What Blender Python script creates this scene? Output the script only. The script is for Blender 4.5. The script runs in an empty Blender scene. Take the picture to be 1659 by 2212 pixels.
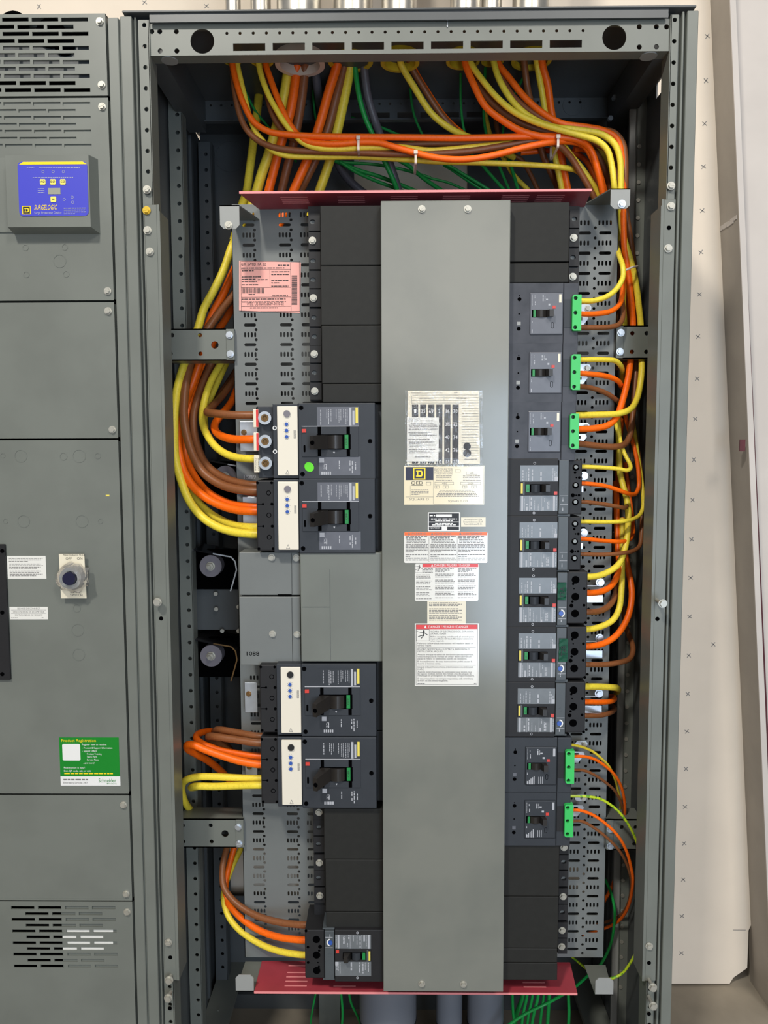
import bpy, bmesh, math, random
from mathutils import Vector, Matrix, geometry
random.seed(7)
S = bpy.context.scene
COL = S.collection
# ---------------------------------------------------------------- camera
F, CX, CY = 1661.0, 829.5, 1106.0
PITCH, YAW, ROLL, CAMY, CAMZ = .07885517, .01178042, -.00323314, -1.5, 1.53
_f = Vector((-math.sin(YAW)*math.cos(PITCH), math.cos(YAW)*math.cos(PITCH), -math.sin(PITCH)))
_r = Vector((math.cos(YAW), math.sin(YAW), 0)); _u = _r.cross(_f)
RT = _r*math.cos(ROLL) + _u*math.sin(ROLL); UP = _u*math.cos(ROLL) - _r*math.sin(ROLL)
cam = bpy.data.objects.new('camera', bpy.data.cameras.new('camera')); COL.objects.link(cam)
cam.data.sensor_fit = 'VERTICAL'; cam.data.sensor_height = 36; cam.data.lens = F/2212*36
cam.data.clip_start = .05
cam.matrix_world = Matrix((( RT.x, UP.x, -_f.x, 0), (RT.y, UP.y, -_f.y, CAMY), (RT.z, UP.z, -_f.z, CAMZ), (0, 0, 0, 1)))
S.camera = cam
S.view_settings.view_transform = 'Standard'; S.view_settings.look = 'None'
S.view_settings.exposure = .11; S.view_settings.gamma = 1; S.view_settings.use_curve_mapping = False
# ---------------------------------------------------------------- world and lights
W = bpy.data.worlds.new('hall'); S.world = W; W.use_nodes = True
W.node_tree.nodes['Background'].inputs[0].default_value = (.93, .95, 1, 1)
W.node_tree.nodes['Background'].inputs[1].default_value = .22
def area(name, loc, to, sx, sy, power, col):
    l = bpy.data.lights.new(name, 'AREA'); l.shape = 'RECTANGLE'; l.size = sx; l.size_y = sy; l.energy = power; l.color = col
    o = bpy.data.objects.new(name, l); COL.objects.link(o); o.location = loc
    o.rotation_euler = (Vector(to)-Vector(loc)).to_track_quat('-Z', 'Y').to_euler()
    return o
area('hall_lamp', (-1.4, -3.4, 5.0), (0, 0, 1.5), .4, .4, 150, (1, .95, .86))
area('hall_lamp', (1.9, -4.2, 5.4), (0, 0, 1.4), 1.2, 1.2, 105, (1, .95, .88))
area('hall_lamp', (1.1, -11, 4.25), (0, 0, 1.6), 5, 3, 165, (1, .96, .9))
area('daylight_doorway', (1.08, -4.0, 1.0), (1.08, 0, 1.0), 1.1, 2.0, 60, (.66, .81, 1))

# ---------------------------------------------------------------- helpers
def U(px, py, d):
    v = RT*((px-CX)/F) - UP*((py-CY)/F) + _f
    v = v*((d-CAMY)/v.y)
    return Vector((v.x, d, v.z+CAMZ))
def R(px0, py0, px1, py1, d):
    mx, my = (px0+px1)/2, (py0+py1)/2
    return U(px0, my, d).x, U(px1, my, d).x, U(mx, py1, d).z, U(mx, py0, d).z
def lin(c): return tuple((v/255/12.92 if v/255 <= .04045 else ((v/255+.055)/1.055)**2.4) for v in c)
MATS = {}
def mat(name, rgb, rough=.5, metal=0., spot=0., scale=30, bump=0., coat=0., rgb2=None, detail=4, lohi=(.4, .7), spec=.5):
    m = bpy.data.materials.new(name); m.use_nodes = True; nt = m.node_tree; p = nt.nodes['Principled BSDF']
    c = lin(rgb); p.inputs['Base Color'].default_value = (*c, 1)
    p.inputs['Roughness'].default_value = rough; p.inputs['Specular IOR Level'].default_value = spec; p.inputs['Metallic'].default_value = metal
    if coat: p.inputs['Coat Weight'].default_value = coat; p.inputs['Coat Roughness'].default_value = .12
    if spot or bump or rgb2:
        tc = nt.nodes.new('ShaderNodeTexCoord'); n = nt.nodes.new('ShaderNodeTexNoise')
        n.inputs['Scale'].default_value = scale; n.inputs['Detail'].default_value = detail
        nt.links.new(tc.outputs['Object'], n.inputs['Vector'])
        if spot or rgb2:
            r = nt.nodes.new('ShaderNodeValToRGB'); c2 = lin(rgb2) if rgb2 else tuple(v*(1-spot) for v in c)
            r.color_ramp.elements[0].position, r.color_ramp.elements[1].position = lohi
            r.color_ramp.elements[0].color = (*c2, 1); r.color_ramp.elements[1].color = (*c, 1)
            nt.links.new(n.outputs[0], r.inputs[0]); nt.links.new(r.outputs[0], p.inputs['Base Color'])
        if bump:
            b = nt.nodes.new('ShaderNodeBump'); b.inputs['Strength'].default_value = bump; b.inputs['Distance'].default_value = .001
            nt.links.new(n.outputs[0], b.inputs['Height']); nt.links.new(b.outputs[0], p.inputs['Normal'])
    MATS[name] = m
    return m
GREY = mat('grey_paint', (111, 115, 109), .42, 0, .10, 9, .0, lohi=(.35, .6))
COVERG = mat('cover_paint', (112, 115, 109), .16, 0, 0, 5, .0, rgb2=(121, 123, 116), lohi=(.42, .62))
DGREY = mat('shaded_grey_paint', (78, 82, 84), .4, 0, .12, 12)  # the cabinet's grey paint darkened, interior shade put into the colour
LGREY = mat('light_paint', (150, 152, 150), .4, 0, .06, 20)
PANG = mat('pan_paint', (112, 116, 115), .48, 0, .06, 14)
GALV = mat('galvanised', (205, 200, 190), .32, .85, .18, 25)
ZINC = mat('zinc_plate', (205, 212, 220), .36, .85, .1, 60)
BOLT = mat('bolt_steel', (188, 186, 176), .42, .6, .1, 120)
YBOLT = mat('yellow_chromate', (225, 190, 70), .35, .6, .1, 90)
NAVY = mat('charcoal_plastic', (50, 54, 60), .45, 0, .08, 40, spec=.35)
SLATE = mat('slate_plastic', (54, 57, 64), .45, 0, 0, 22, spec=.3, rgb2=(68, 70, 77), lohi=(.4, .65))
BLACKP = mat('black_plastic', (37, 37, 39), .5, 0, .1, 60, spec=.3)
FILL = mat('filler_plastic', (38, 38, 36), .6, 0, .1, 80, .15, spec=.25)
DARK = mat('black_void', (5, 5, 6), .8, spec=0)
HANDLE = mat('handle_plastic', (34, 31, 29), .38)
STRIPG = mat('accessory_grey', (74, 80, 84), .45, 0, .06, 50)
LABG = mat('rating_label', (96, 99, 108), .35, 0, .08, 60)
LABG2 = mat('rating_label_pale', (108, 113, 117), .3, 0, .1, 60)
LUGST = mat('lug_steel', (118, 116, 110), .4, .8, .2, 90)
KEYY = mat('key_yellow', (236, 222, 110), .4)
CREAM = mat('cream_panel', (226, 219, 203), .4)
WHITE = mat('white_print', (228, 228, 226), .45)
PALEP = mat('pale_print', (172, 174, 180), .45)
BLACK = mat('black_print', (28, 28, 32), .5)
GREYPR = mat('grey_print', (124, 122, 120), .5)
BLUE = mat('blue_dial', (45, 85, 170), .35)
REDB = mat('red_button', (205, 62, 52), .4)
GTAG = mat('green_marker', (20, 130, 62), .4)
GTAB = mat('green_tab', (52, 190, 92), .38)
LIME = mat('lime_sticker', (96, 214, 40), .35)
YTAG = mat('yellow_marker', (226, 208, 92), .45)
TAPE = mat('green_tape', (24, 106, 78), .5, 0, .1, 60)
RED = mat('red_board', (172, 62, 74), .4, 0, .18, 14)
PINKE = mat('pink_edge', (232, 140, 142), .5)
PINKP = mat('pink_paper', (238, 170, 160), .6)
LABELW = mat('white_label', (228, 227, 221), .16, coat=1)
LABELC = mat('cream_label', (226, 218, 196), .3)
LABELY = mat('warm_label', (234, 222, 190), .18, coat=1)
DRED = mat('danger_red', (214, 60, 60), .3)
ORNG = mat('warning_orange', (232, 104, 36), .3)
SQY = mat('badge_yellow', (244, 214, 30), .35)
SQB = mat('badge_navy', (24, 24, 52), .35)
SURGE = mat('surge_blue', (62, 66, 190), .4)
REGG = mat('registration_green', (14, 128, 38), .35)
LCD = mat('lcd_grey', (150, 152, 140), .3)
WALL = mat('drywall', (226, 213, 196), .85, 0, .05, 6, .1)
CONC = mat('concrete', (156, 146, 130), .85, 0, .3, 5, .4, detail=8)
COLG = mat('column_grey', (166, 158, 148), .55, 0, .12, 8)
COLW = mat('column_white', (205, 198, 192), .7, 0, .1, 5)
PRIM = mat('red_primer', (92, 40, 48), .7, 0, .2, 40)
PVC = mat('grey_pvc', (112, 116, 124), .42)
DISC = mat('insulator_grey', (118, 114, 122), .55)
BUSB = mat('bus_bar', (34, 34, 36), .2, .3)
COPPER = mat('copper_edge', (150, 120, 82), .3, .9)
NYLON = mat('nylon', (214, 200, 186), .4)
BUSHY = mat('bushing_yellow', (205, 178, 40), .45)
def cablem(n, c, k): return mat(n, c, .42, 0, k, 260, .0, lohi=(.36, .5), detail=2, spec=.4)
CAB = {'Y': cablem('yellow_jacket', (240, 216, 66), .12), 'O': cablem('orange_jacket', (254, 108, 14), .1), 'B': cablem('brown_jacket', (134, 82, 48), .12),
       'G': cablem('green_jacket', (28, 156, 70), .1), 'A': cablem('grey_jacket', (92, 90, 96), .1), 'L': mat('yellow_green_jacket', (184, 206, 40), .36, 0, 0, 120, rgb2=(96, 160, 40), lohi=(.42, .46))}
FILM = bpy.data.materials.new('clear_film'); FILM.use_nodes = True
nt = FILM.node_tree; nt.nodes.clear(); o_ = nt.nodes.new('ShaderNodeOutputMaterial'); mx = nt.nodes.new('ShaderNodeMixShader')
t_ = nt.nodes.new('ShaderNodeBsdfTransparent'); g_ = nt.nodes.new('ShaderNodeBsdfGlossy'); g_.inputs['Roughness'].default_value = .08
nz = nt.nodes.new('ShaderNodeTexNoise'); nz.inputs['Scale'].default_value = 22; bp = nt.nodes.new('ShaderNodeBump'); bp.inputs['Strength'].default_value = .5; bp.inputs['Distance'].default_value = .004
nt.links.new(nz.outputs[0], bp.inputs['Height']); nt.links.new(bp.outputs[0], g_.inputs['Normal'])
mx.inputs[0].default_value = .1; nt.links.new(t_.outputs[0], mx.inputs[1]); nt.links.new(g_.outputs[0], mx.inputs[2]); nt.links.new(mx.outputs[0], o_.inputs[0])

class B:
    """collects shapes; becomes ONE mesh object"""
    def __init__(s): s.bm = bmesh.new()
    def box(s, x0, x1, y0, y1, z0, z1, bev=0, M=None, seg=2):
        r = bmesh.ops.create_cube(s.bm, size=1); vs = r['verts']
        for v in vs:
            v.co = Vector((x0+(v.co.x+.5)*(x1-x0), y0+(v.co.y+.5)*(y1-y0), z0+(v.co.z+.5)*(z1-z0)))
        if bev:
            es = list({e for v in vs for e in v.link_edges})
            rr = bmesh.ops.bevel(s.bm, geom=es, offset=bev, segments=seg, affect='EDGES', profile=.5)
            vs = list({v for f in rr['faces'] for v in f.verts} | {v for v in vs if v.is_valid})
        if M is not None: bmesh.ops.transform(s.bm, matrix=M, verts=[v for v in vs if v.is_valid])
        return s
    def hexa(s, p):        # 8 corners: 4 of one face in a loop, then the 4 opposite
        v = [s.bm.verts.new(q) for q in p]
        for i in ((0, 1, 2, 3), (7, 6, 5, 4), (0, 4, 5, 1), (1, 5, 6, 2), (2, 6, 7, 3), (3, 7, 4, 0)): s.bm.faces.new([v[k] for k in i])
        return s
    def poly(s, pts, y0, y1, holes=(), outer=True, ax='y'):
        loops = [list(pts)] + [list(h) for h in holes]
        def P(q, t): return Vector((q[0], t, q[1])) if ax == 'y' else (Vector((t, q[0], q[1])) if ax == 'x' else Vector((q[0], q[1], t)))
        flat = [q for l in loops for q in l]
        if len(loops) == 1: tri = geometry.tessellate_polygon([[Vector((q[0], q[1], 0)) for q in loops[0]]])
        else:
            ed = []; k = 0
            for l in loops: ed += [(k+i, k+(i+1) % len(l)) for i in range(len(l))]; k += len(l)
            ov, _, of, orig, _, _ = geometry.delaunay_2d_cdt([Vector(q) for q in flat], ed, [], 0, 1e-7)
            back = [(w[0] if w else 0) for w in orig]
            bb = [(min(q[0] for q in l), max(q[0] for q in l), min(q[1] for q in l), max(q[1] for q in l), l) for l in loops]
            def inside(x, z, l):
                c = False; j = len(l)-1
                for i in range(len(l)):
                    if (l[i][1] > z) != (l[j][1] > z) and x < (l[j][0]-l[i][0])*(z-l[i][1])/(l[j][1]-l[i][1])+l[i][0]: c = not c
                    j = i
                return c
            tri = []
            for f in of:
                x = sum(ov[i][0] for i in f)/3; z = sum(ov[i][1] for i in f)/3
                if not inside(x, z, loops[0]): continue
                if any(q[0] < x < q[1] and q[2] < z < q[3] and inside(x, z, q[4]) for q in bb[1:]): continue
                tri.append([back[i] for i in f])
        a = [s.bm.verts.new(P(q, y0)) for q in flat]; b = [s.bm.verts.new(P(q, y1)) for q in flat]
        for t in tri:
            try: s.bm.faces.new([a[i] for i in t]); s.bm.faces.new([b[i] for i in reversed(t)])
            except ValueError: pass
        k = 0
        for li, l in enumerate(loops):
            n = len(l)
            if li or outer:
                for i in range(n):
                    j = (i+1) % n
                    s.bm.faces.new((a[k+i], a[k+j], b[k+j], b[k+i]))
            k += n
        return s
    def cyl(s, c, ax, r, h, n=16, r2=None):
        c = Vector(c); ax = Vector(ax).normalized(); q = ax.to_track_quat('Z', 'Y').to_matrix()
        r2 = r if r2 is None else r2
        a = [s.bm.verts.new(c+q @ Vector((r*math.cos(2*math.pi*i/n), r*math.sin(2*math.pi*i/n), 0))) for i in range(n)]
        b = [s.bm.verts.new(c+ax*h+q @ Vector((r2*math.cos(2*math.pi*i/n), r2*math.sin(2*math.pi*i/n), 0))) for i in range(n)]
        for i in range(n): s.bm.faces.new((a[i], a[(i+1) % n], b[(i+1) % n], b[i])).smooth = n > 8
        s.bm.faces.new(a[::-1]); s.bm.faces.new(b)
        return s
    def ring(s, c, ax, ro, ri, h, n=24):
        c = Vector(c); ax = Vector(ax).normalized(); q = ax.to_track_quat('Z', 'Y').to_matrix()
        L = [[s.bm.verts.new(c+ax*t+q @ Vector((r*math.cos(2*math.pi*i/n), r*math.sin(2*math.pi*i/n), 0))) for i in range(n)] for r, t in ((ro, 0), (ro, h), (ri, h), (ri, 0))]
        for k in range(4):
            for i in range(n): s.bm.faces.new((L[k][i], L[k][(i+1) % n], L[(k+1) % 4][(i+1) % n], L[(k+1) % 4][i])).smooth = n > 8
        return s
    def tube(s, pts, r, n=12):
        rings = []; prev = None
        for i, p in enumerate(pts):
            t = (pts[min(i+1, len(pts)-1)]-pts[max(i-1, 0)]).normalized()
            if prev is None: a = t.orthogonal().normalized()
            else: a = (prev-t*prev.dot(t)).normalized()
            prev = a; b = t.cross(a)
            rings.append([s.bm.verts.new(p+(a*math.cos(2*math.pi*k/n)+b*math.sin(2*math.pi*k/n))*r) for k in range(n)])
        for i in range(len(rings)-1):
            for k in range(n): s.bm.faces.new((rings[i][k], rings[i][(k+1) % n], rings[i+1][(k+1) % n], rings[i+1][k])).smooth = True
        s.bm.faces.new(rings[0][::-1]); s.bm.faces.new(rings[-1])
        return s
    def quad(s, x0, x1, z0, z1, y):      # a printed mark: thin film
        return s.box(x0, x1, y-.00012, y, z0, z1)
    def text(s, t, x, z, y, h, width=None, al='L', rot=0, shear=0):
        cu = bpy.data.curves.new('t', 'FONT'); cu.body = t; cu.size = h/.7; cu.resolution_u = 2; cu.shear = shear
        ob = bpy.data.objects.new('t', cu); me = bpy.data.meshes.new_from_object(ob)
        if not len(me.vertices): return s
        xs = [v.co.x for v in me.vertices]; w0, w1 = min(xs), max(xs)
        sx = width/(w1-w0) if width else 1
        off = {'L': -w0, 'C': -(w0+w1)/2, 'R': -w1}[al]
        M = Matrix.Translation((x, y, z)) @ Matrix.Rotation(-math.radians(rot), 4, 'Y') @ Matrix(((sx, 0, 0, off*sx), (0, 0, -1, 0), (0, 1, 0, 0), (0, 0, 0, 1)))
        me.transform(M); s.bm.from_mesh(me)
        bpy.data.objects.remove(ob); bpy.data.curves.remove(cu); bpy.data.meshes.remove(me)
        return s
    def dashes(s, x0, x1, z, y, h, vertical=False):     # a line of print too small to read
        a = x0
        while a < x1-h*.4:
            w = min(random.uniform(1.6, 5)*h, x1-a)
            if vertical: s.quad(z-h/2, z+h/2, a, a+w, y)
            else: s.quad(a, a+w, z-h/2, z+h/2, y)
            a += w+h*.8
        return s
    def build(s, name, m, parent=None, label=None, org=None):
        bmesh.ops.recalc_face_normals(s.bm, faces=s.bm.faces[:])
        me = bpy.data.meshes.new(name); s.bm.to_mesh(me); s.bm.free()
        fl_ = [p.use_smooth for p in me.polygons]; me.set_sharp_from_angle(angle=math.radians(38)); me.polygons.foreach_set('use_smooth', fl_)
        me.materials.append(m)
        o = bpy.data.objects.new(name, me); COL.objects.link(o)
        if parent is not None:
            o.parent = parent; w = Vector((0, 0, 0)); q = parent
            while q is not None: w += q.location; q = q.parent
            me.transform(Matrix.Translation(-w))
        else:
            xs = [v.co for v in me.vertices]
            c = Vector(((min(v.x for v in xs)+max(v.x for v in xs))/2, (min(v.y for v in xs)+max(v.y for v in xs))/2, min(v.z for v in xs))) if org is None else Vector(org)
            me.transform(Matrix.Translation(-c)); o.location = c
        if label: o['label'] = label
        return o
def tag(o, label=None, cat=None, group=None, kind=None):
    if label: o['label'] = label
    if cat: o['category'] = cat
    if group: o['group'] = group
    if kind: o['kind'] = kind
    return o
def thing(name, loc, label, cat, group=None):
    o = bpy.data.objects.new(name, None); COL.objects.link(o); o.location = loc; o.empty_display_size = .02
    return tag(o, label, cat, group)
def circ(x, z, r, n=12): return [(x+r*math.cos(2*math.pi*i/n), z+r*math.sin(2*math.pi*i/n)) for i in range(n)]
def rct(x0, x1, z0, z1): return [(x0, z0), (x1, z0), (x1, z1), (x0, z1)]
def slot(x, z, w, h, n=4):      # rounded slot
    r = min(w, h)/2; a = []
    for cx_, cz_, t0 in ((x+w/2-r, z+h/2-r, 0), (x-w/2+r, z+h/2-r, 90), (x-w/2+r, z-h/2+r, 180), (x+w/2-r, z-h/2+r, 270)):
        for i in range(n+1): t = math.radians(t0+90*i/n); a.append((cx_+r*math.cos(t), cz_+r*math.sin(t)))
    out = []
    for q in a:
        if not out or (abs(q[0]-out[-1][0])+abs(q[1]-out[-1][1])) > 1e-6: out.append(q)
    if abs(out[0][0]-out[-1][0])+abs(out[0][1]-out[-1][1]) < 1e-6: out.pop()
    return out
def rrect(x0, x1, z0, z1, r, n=4):
    a = []
    for cx_, cz_, t0 in ((x1-r, z1-r, 0), (x0+r, z1-r, 90), (x0+r, z0+r, 180), (x1-r, z0+r, 270)):
        for i in range(n+1): t = math.radians(t0+90*i/n); a.append((cx_+r*math.cos(t), cz_+r*math.sin(t)))
    return a
def bolt_b(c, r=.0075, tilt=0, shank=0):
    b = B(); c = Vector(c)
    b.cyl(c, (0, -1, 0), r, .0018, 20); b.cyl(c+Vector((0, -.0018, 0)), (0, -1, 0), r*.72, .0042, 6)
    M = Matrix.Translation(c+Vector((0, -.0061, 0))) @ Matrix.Rotation(math.radians(tilt), 4, 'Y')
    b.box(-r*.62, r*.62, -.0003, .0002, -r*.1, r*.1, M=M)
    return b
def screw(c, parent, r=.0075, m=None, tilt=None): return bolt_b(c, r, random.uniform(0, 180) if tilt is None else tilt).build('screw', m or BOLT, parent)
def long_bolt(c, parent, pr, m=None):     # a bolt left half out, head towards the room
    c = Vector(c); b = B(); e = c+Vector((0, -pr, 0)); ax = (e-c).normalized()
    b.cyl(c, ax, .0036, (e-c).length, 12); b.cyl(e, ax, .0085, .002, 18); b.cyl(e+ax*.002, ax, .0066, .005, 6)
    return b.build('long_bolt', m or BOLT, parent, 'long hex bolt left half out of its hole')
# ================================================================ the room
zt = 4.2
wp = [(-3.2, .0)] + [(U(px, py, .6).x, U(px, py, .6).z) for px, py in ((1440, 2125), (1576, 2125), (1584, 2112), (1597, 2103), (1614, 2091), (1617, 2010), (1623, 1997))]
e0, e1 = U(1534, 0, .6), U(1622, 1997, .6)
slope = (e1.x-e0.x)/(e1.z-e0.z)
wp += [(e0.x+slope*(zt-e0.z), zt), (-3.2, zt)]
wall = tag(B().poly(wp, .6, .616).build('wall_back', WALL), 'unpainted pale drywall sheet behind the switchboard with a broken lower corner', 'wall', kind='structure')
pm = B()
marks = [(1528, 78), (1525, 174), (1522, 267), (1520, 360), (1517, 455), (1514, 545), (1511, 636), (1508, 727), (1506, 818), (1502, 905), (1499, 993), (1496, 1080), (1494, 1165), (1492, 1248),
         (1490, 1332), (1488, 1416), (1486, 1499), (1484, 1580), (1482, 1661), (1480, 1743), (1478, 1822), (1476, 1900), (1473, 1979), (1472, 2059), (1541, 1392), (84, 14), (446, 13), (312, 5)]
for px, py in marks:
    p = U(px, py, .5996)
    for a in (40, -48):
        pm.box(-.0075, .0075, -.0002, .0002, -.0009, .0009, M=Matrix.Translation(p) @ Matrix.Rotation(math.radians(a+random.uniform(-8, 8)), 4, 'Y'))
p = U(1600, 2009, .5996); pm.box(p.x-.022, p.x+.014, .5993, .5998, p.z-.0007, p.z+.0007)
pm.build('pencil_marks', GREYPR, wall, 'row of small pencilled crosses down the drywall')
fl = tag(B().box(-4, 4, -6.5, 1.4, -.08, 0).build('floor', CONC), 'bare dusty concrete floor', 'floor', kind='structure')
tag(B().box(-4, 4, 1.3, 1.36, 0, 4.2).build('wall_outer', COLG), 'outer wall behind the drywall', 'wall', kind='structure')
# tapered steel column at the right
def colx(z, off=0): return e0.x+slope*(z-e0.z)+off
yf = .49
fp = [(colx(0), 0), (colx(zt), zt), (colx(zt)+.012, zt), (colx(0)+.012, 0)]
col = thing('steel_column', (colx(1.0)+.2, .52, 0), 'tapered steel building column with a slanting grey flange right of the drywall', 'column'); col['kind'] = 'structure'
B().poly(fp, yf, .62).build('flange', COLG, col)
B().poly([(q[0]-.0012, q[1]) for q in fp[:2]]+[(q[0]+.0012, q[1]) for q in fp[2:]], yf-.004, yf).build('flange_edge', COLW, col, 'pale ground edge of the flange')  # front edge set paler than the flange face
B().poly([(colx(0)+.012, 0), (colx(zt)+.012, zt), (colx(zt)+.75, zt), (colx(0)+.75, 0)], .588, .598).build('web', COLW, col, 'dusty white column web')
B().poly([(colx(0)*1.045+.008, 0), (colx(zt)*1.045+.008, zt), (colx(zt)*1.045+.019, zt), (colx(0)*1.045+.022, 0)], .586, .588).build('primer_line', PRIM, col, 'bare red primer along the flange')
p = U(1606, 962, yf-.006); B().box(p.x-.010, p.x+.004, yf-.0075, yf-.0042, p.z-.015, p.z+.015).build('primer_patch', PRIM, col, 'bare red primer patch')
p = U(1560, 482, .55); b = B()
for i in range(5): b.box(colx(p.z)-.0018, colx(p.z)+.001, .50+i*.02, .516+i*.02, p.z-.004-random.random()*.006, p.z+.003+random.random()*.004)
b.build('torn_paint', COLW, col, 'torn lumpy paint seam')

# ================================================================ open switchboard section
ZT = 2.3505; XL, XR = -.503, .5628
enc = thing('switchboard_enclosure', (.03, .28, 0), 'open grey switchboard section with its front covers off, cables showing', 'electrical cabinet')
def post(name, xs, sgn, mt=GREY):
    xo, xi = xs[0], xs[-1]
    b = B()
    def bx(a, c, y0, y1, z0=.02, z1=ZT-.008): b.box(min(a, c), max(a, c), y0, y1, z0, z1, .0012, seg=1)
    bx(xs[0], xs[1], 0, .03); bx(xs[1], xs[2], .010, .03); bx(xs[2], xs[3], .002, .03); bx(xs[3], xs[4], .013, .03)
    z = U(316, 54, .006).z; zs = []
    while z > .1: zs.append(z); z -= .0381
    hx = xs[6]
    a, c = sorted((xs[4], xs[5]))
    for i in range(0, len(zs), 6):
        zz = zs[i:i+6]; top = ZT-.012 if i == 0 else (zs[i-1]+zs[i])/2; bot = (zz[-1]+zs[i+6])/2 if i+6 < len(zs) else .02
        b.poly(rct(a, c, bot, top), .006, .0085, [circ(hx, q, .0042, 10) for q in zz])
    b.box(xs[5]-.0012, xs[5]+.0012, .006, .05, .02, ZT-.012)
    b.box(min(xs[4], xs[5]), max(xs[4], xs[5]), .034, .036, .02, ZT-.02)
    return b.build(name, mt, enc)
lx = [U(p, 300, 0).x for p in (266.5, 291, 296, 299, 303, 325, 316)]
rx = [U(p, 300, 0).x for p in (1502, 1478, 1473, 1468, 1462, 1446, 1453.5)]
post('corner_post', lx, 1); post('corner_post', rx, -1)
def strap(px0, px1, py0, py1, lip):
    x0, x1 = U(px0, 700, .003).x, U(px1, 700, .003).x; z0, z1 = U(330, py1, 0).z, U(330, py0, 0).z
    b = B().box(min(x0, x1), max(x0, x1), .0025, .0055, z0, z1, .001, seg=1)
    xl = x1; b.box(min(xl, xl+lip), max(xl, xl+lip), .0025, .0045, z0, z1); b.box(min(xl+lip, xl+lip*1.25), max(xl+lip, xl+lip*1.25), .0025, .06, z0, z1-.012)
    return b.build('hinge_strip', GREY, enc)
strap(318, 345, 441, 2119, .0045); strap(1453, 1428, 437, 2116, -.0045)
# inner posts
def inner_post(d, px0, px1, hpx, yref, right=False, dots=False):
    x0, x1, hx = U(px0, yref, d).x, U(px1, yref, d).x, U(hpx, yref, d).x
    b = B(); z = 2.27; zs = []
    while z > .1: zs.append(z); z -= .0381
    a, c = sorted((x0, x1))
    for i in range(0, len(zs), 6):
        zz = zs[i:i+6]; top = 2.30 if i == 0 else (zs[i-1]+zs[i])/2; bot = (zz[-1]+zs[i+6])/2 if i+6 < len(zs) else .02
        b.poly(rct(a, c, bot, top), d, d+.002, [] if dots else [circ(hx, q, .0045, 10) for q in zz])
    b.box(x1-.001, x1+.001, d, d+.035, .02, 2.30); b.box(a, c, d+.03, d+.032, .02, 2.3)
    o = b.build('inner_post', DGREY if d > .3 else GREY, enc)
    if dots:
        for q in zs[2:54]: B().cyl((hx, d, q), (0, -1, 0), .0045, .002, 10).build('lit_hole_disc', BOLT, o)  # plated discs stand for the brightness seen through the post holes
inner_post(.25, 365, 393, 384, 300); inner_post(.477, 430, 457, 446, 400)
inner_post(.25, 1403, 1376, 1381, 300, True, True); inner_post(.477, 1346, 1322, 1330, 400)
x0, x1 = U(1356, 400, .26).x, U(1374, 400, .26).x
B().box(x0, x1, .255, .262, .04, U(1366, 222, .26).z, .001, seg=1).build('lit_flange_strip', LGREY, enc, 'paler galvanised angle strip')  # lighter paint imitates the light reflected by the post's flange face
# side sheets with ribs
zs0 = .06
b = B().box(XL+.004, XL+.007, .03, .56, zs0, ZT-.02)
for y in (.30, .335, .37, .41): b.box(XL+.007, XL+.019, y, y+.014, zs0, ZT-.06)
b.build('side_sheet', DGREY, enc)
def dat(px, py, x):
    a, c = 0, .5
    for _ in range(30):
        m = (a+c)/2
        if U(px, py, m).x < x: a = m
        else: c = m
    return a
h0, h1 = dat(1443, 180, XR-.006), dat(1419, 180, XR-.006)
hz0, hz1 = U(1424, 214, h1).z, U(1436, 146, h0).z
b = B().poly(rct(.03, .56, zs0, ZT-.02), XR-.007, XR-.004, [rct(h0, h1, hz0, min(hz1, ZT-.03))], ax='x')
for y in (.30, .335, .37, .41): b.box(XR-.019, XR-.007, y, y+.014, zs0, ZT-.06)
b.build('side_sheet', DGREY, enc, 'side sheet with a rectangular opening near the top')
# back sheet with openings
o1 = R(765, 340, 1010, 440, .55); o2 = R(497, 1828, 645, 1936, .55); o3 = R(1215, 1870, 1268, 1930, .55); o4 = R(540, 2130, 1280, 2400, .55)
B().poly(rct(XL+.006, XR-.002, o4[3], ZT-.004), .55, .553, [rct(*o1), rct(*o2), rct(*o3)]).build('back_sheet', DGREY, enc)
for px in (560, 1000, 1180): 
    q = R(px, 2050, px+9, 2060, .54)
B().box(o1[0]-.02, o1[1]+.02, .556, .559, o1[2]-.02, o1[3]+.02).build('lit_wall_sheet', LABELC, enc, 'pale board seen through the back opening')  # added sheet, pale in place of the lit wall behind the opening
b = B(); q = U(497, 337, .548); b.ring((q.x, .5495, q.z), (0, -1, 0), .040, .037, .0015)
b.build('knockout_rim', DGREY, enc)
# top plate, front beam, rear beam
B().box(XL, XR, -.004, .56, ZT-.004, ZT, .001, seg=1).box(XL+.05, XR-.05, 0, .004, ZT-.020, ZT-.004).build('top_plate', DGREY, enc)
bx0, bx1 = U(323, 80, .01).x, U(1446, 80, .01).x
bz1, bz0 = U(880, 47, .01).z, U(880, 113, .01).z
hol = [circ(*((lambda p: (p.x, max(p.z, bz0+.0232)))(U(px, py, .01))), .0225, 28) for px, py in ((437, 89), (1327, 82))]
for i in range(9):
    px = 538+i*85.5; py = 101.5-i*.9; a = R(px-34.5, py-8, px+35, py+8.5, .01); hol.append(rct(*a))
for i in range(28):
    p = U(490+i*28.5, 72-i*.22, .01); hol.append(circ(p.x, p.z, .003, 8))
for px, py in ((345, 68), (381, 68), (346, 110), (382, 110), (328, 68), (1381, 58), (1418, 58), (1381, 102), (1418, 101), (1440, 58)):
    p = U(px, py, .01); hol.append(circ(p.x, max(p.z, bz0+.0056), .0048, 10))
hol = [h for h in hol if min(q[1] for q in h) > bz0+.0005]
b = B().poly(rct(bx0, bx1, bz0, bz1), .010, .0125, hol)
b.box(bx0, bx1, .010, .040, bz0-.002, bz0)
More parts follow.
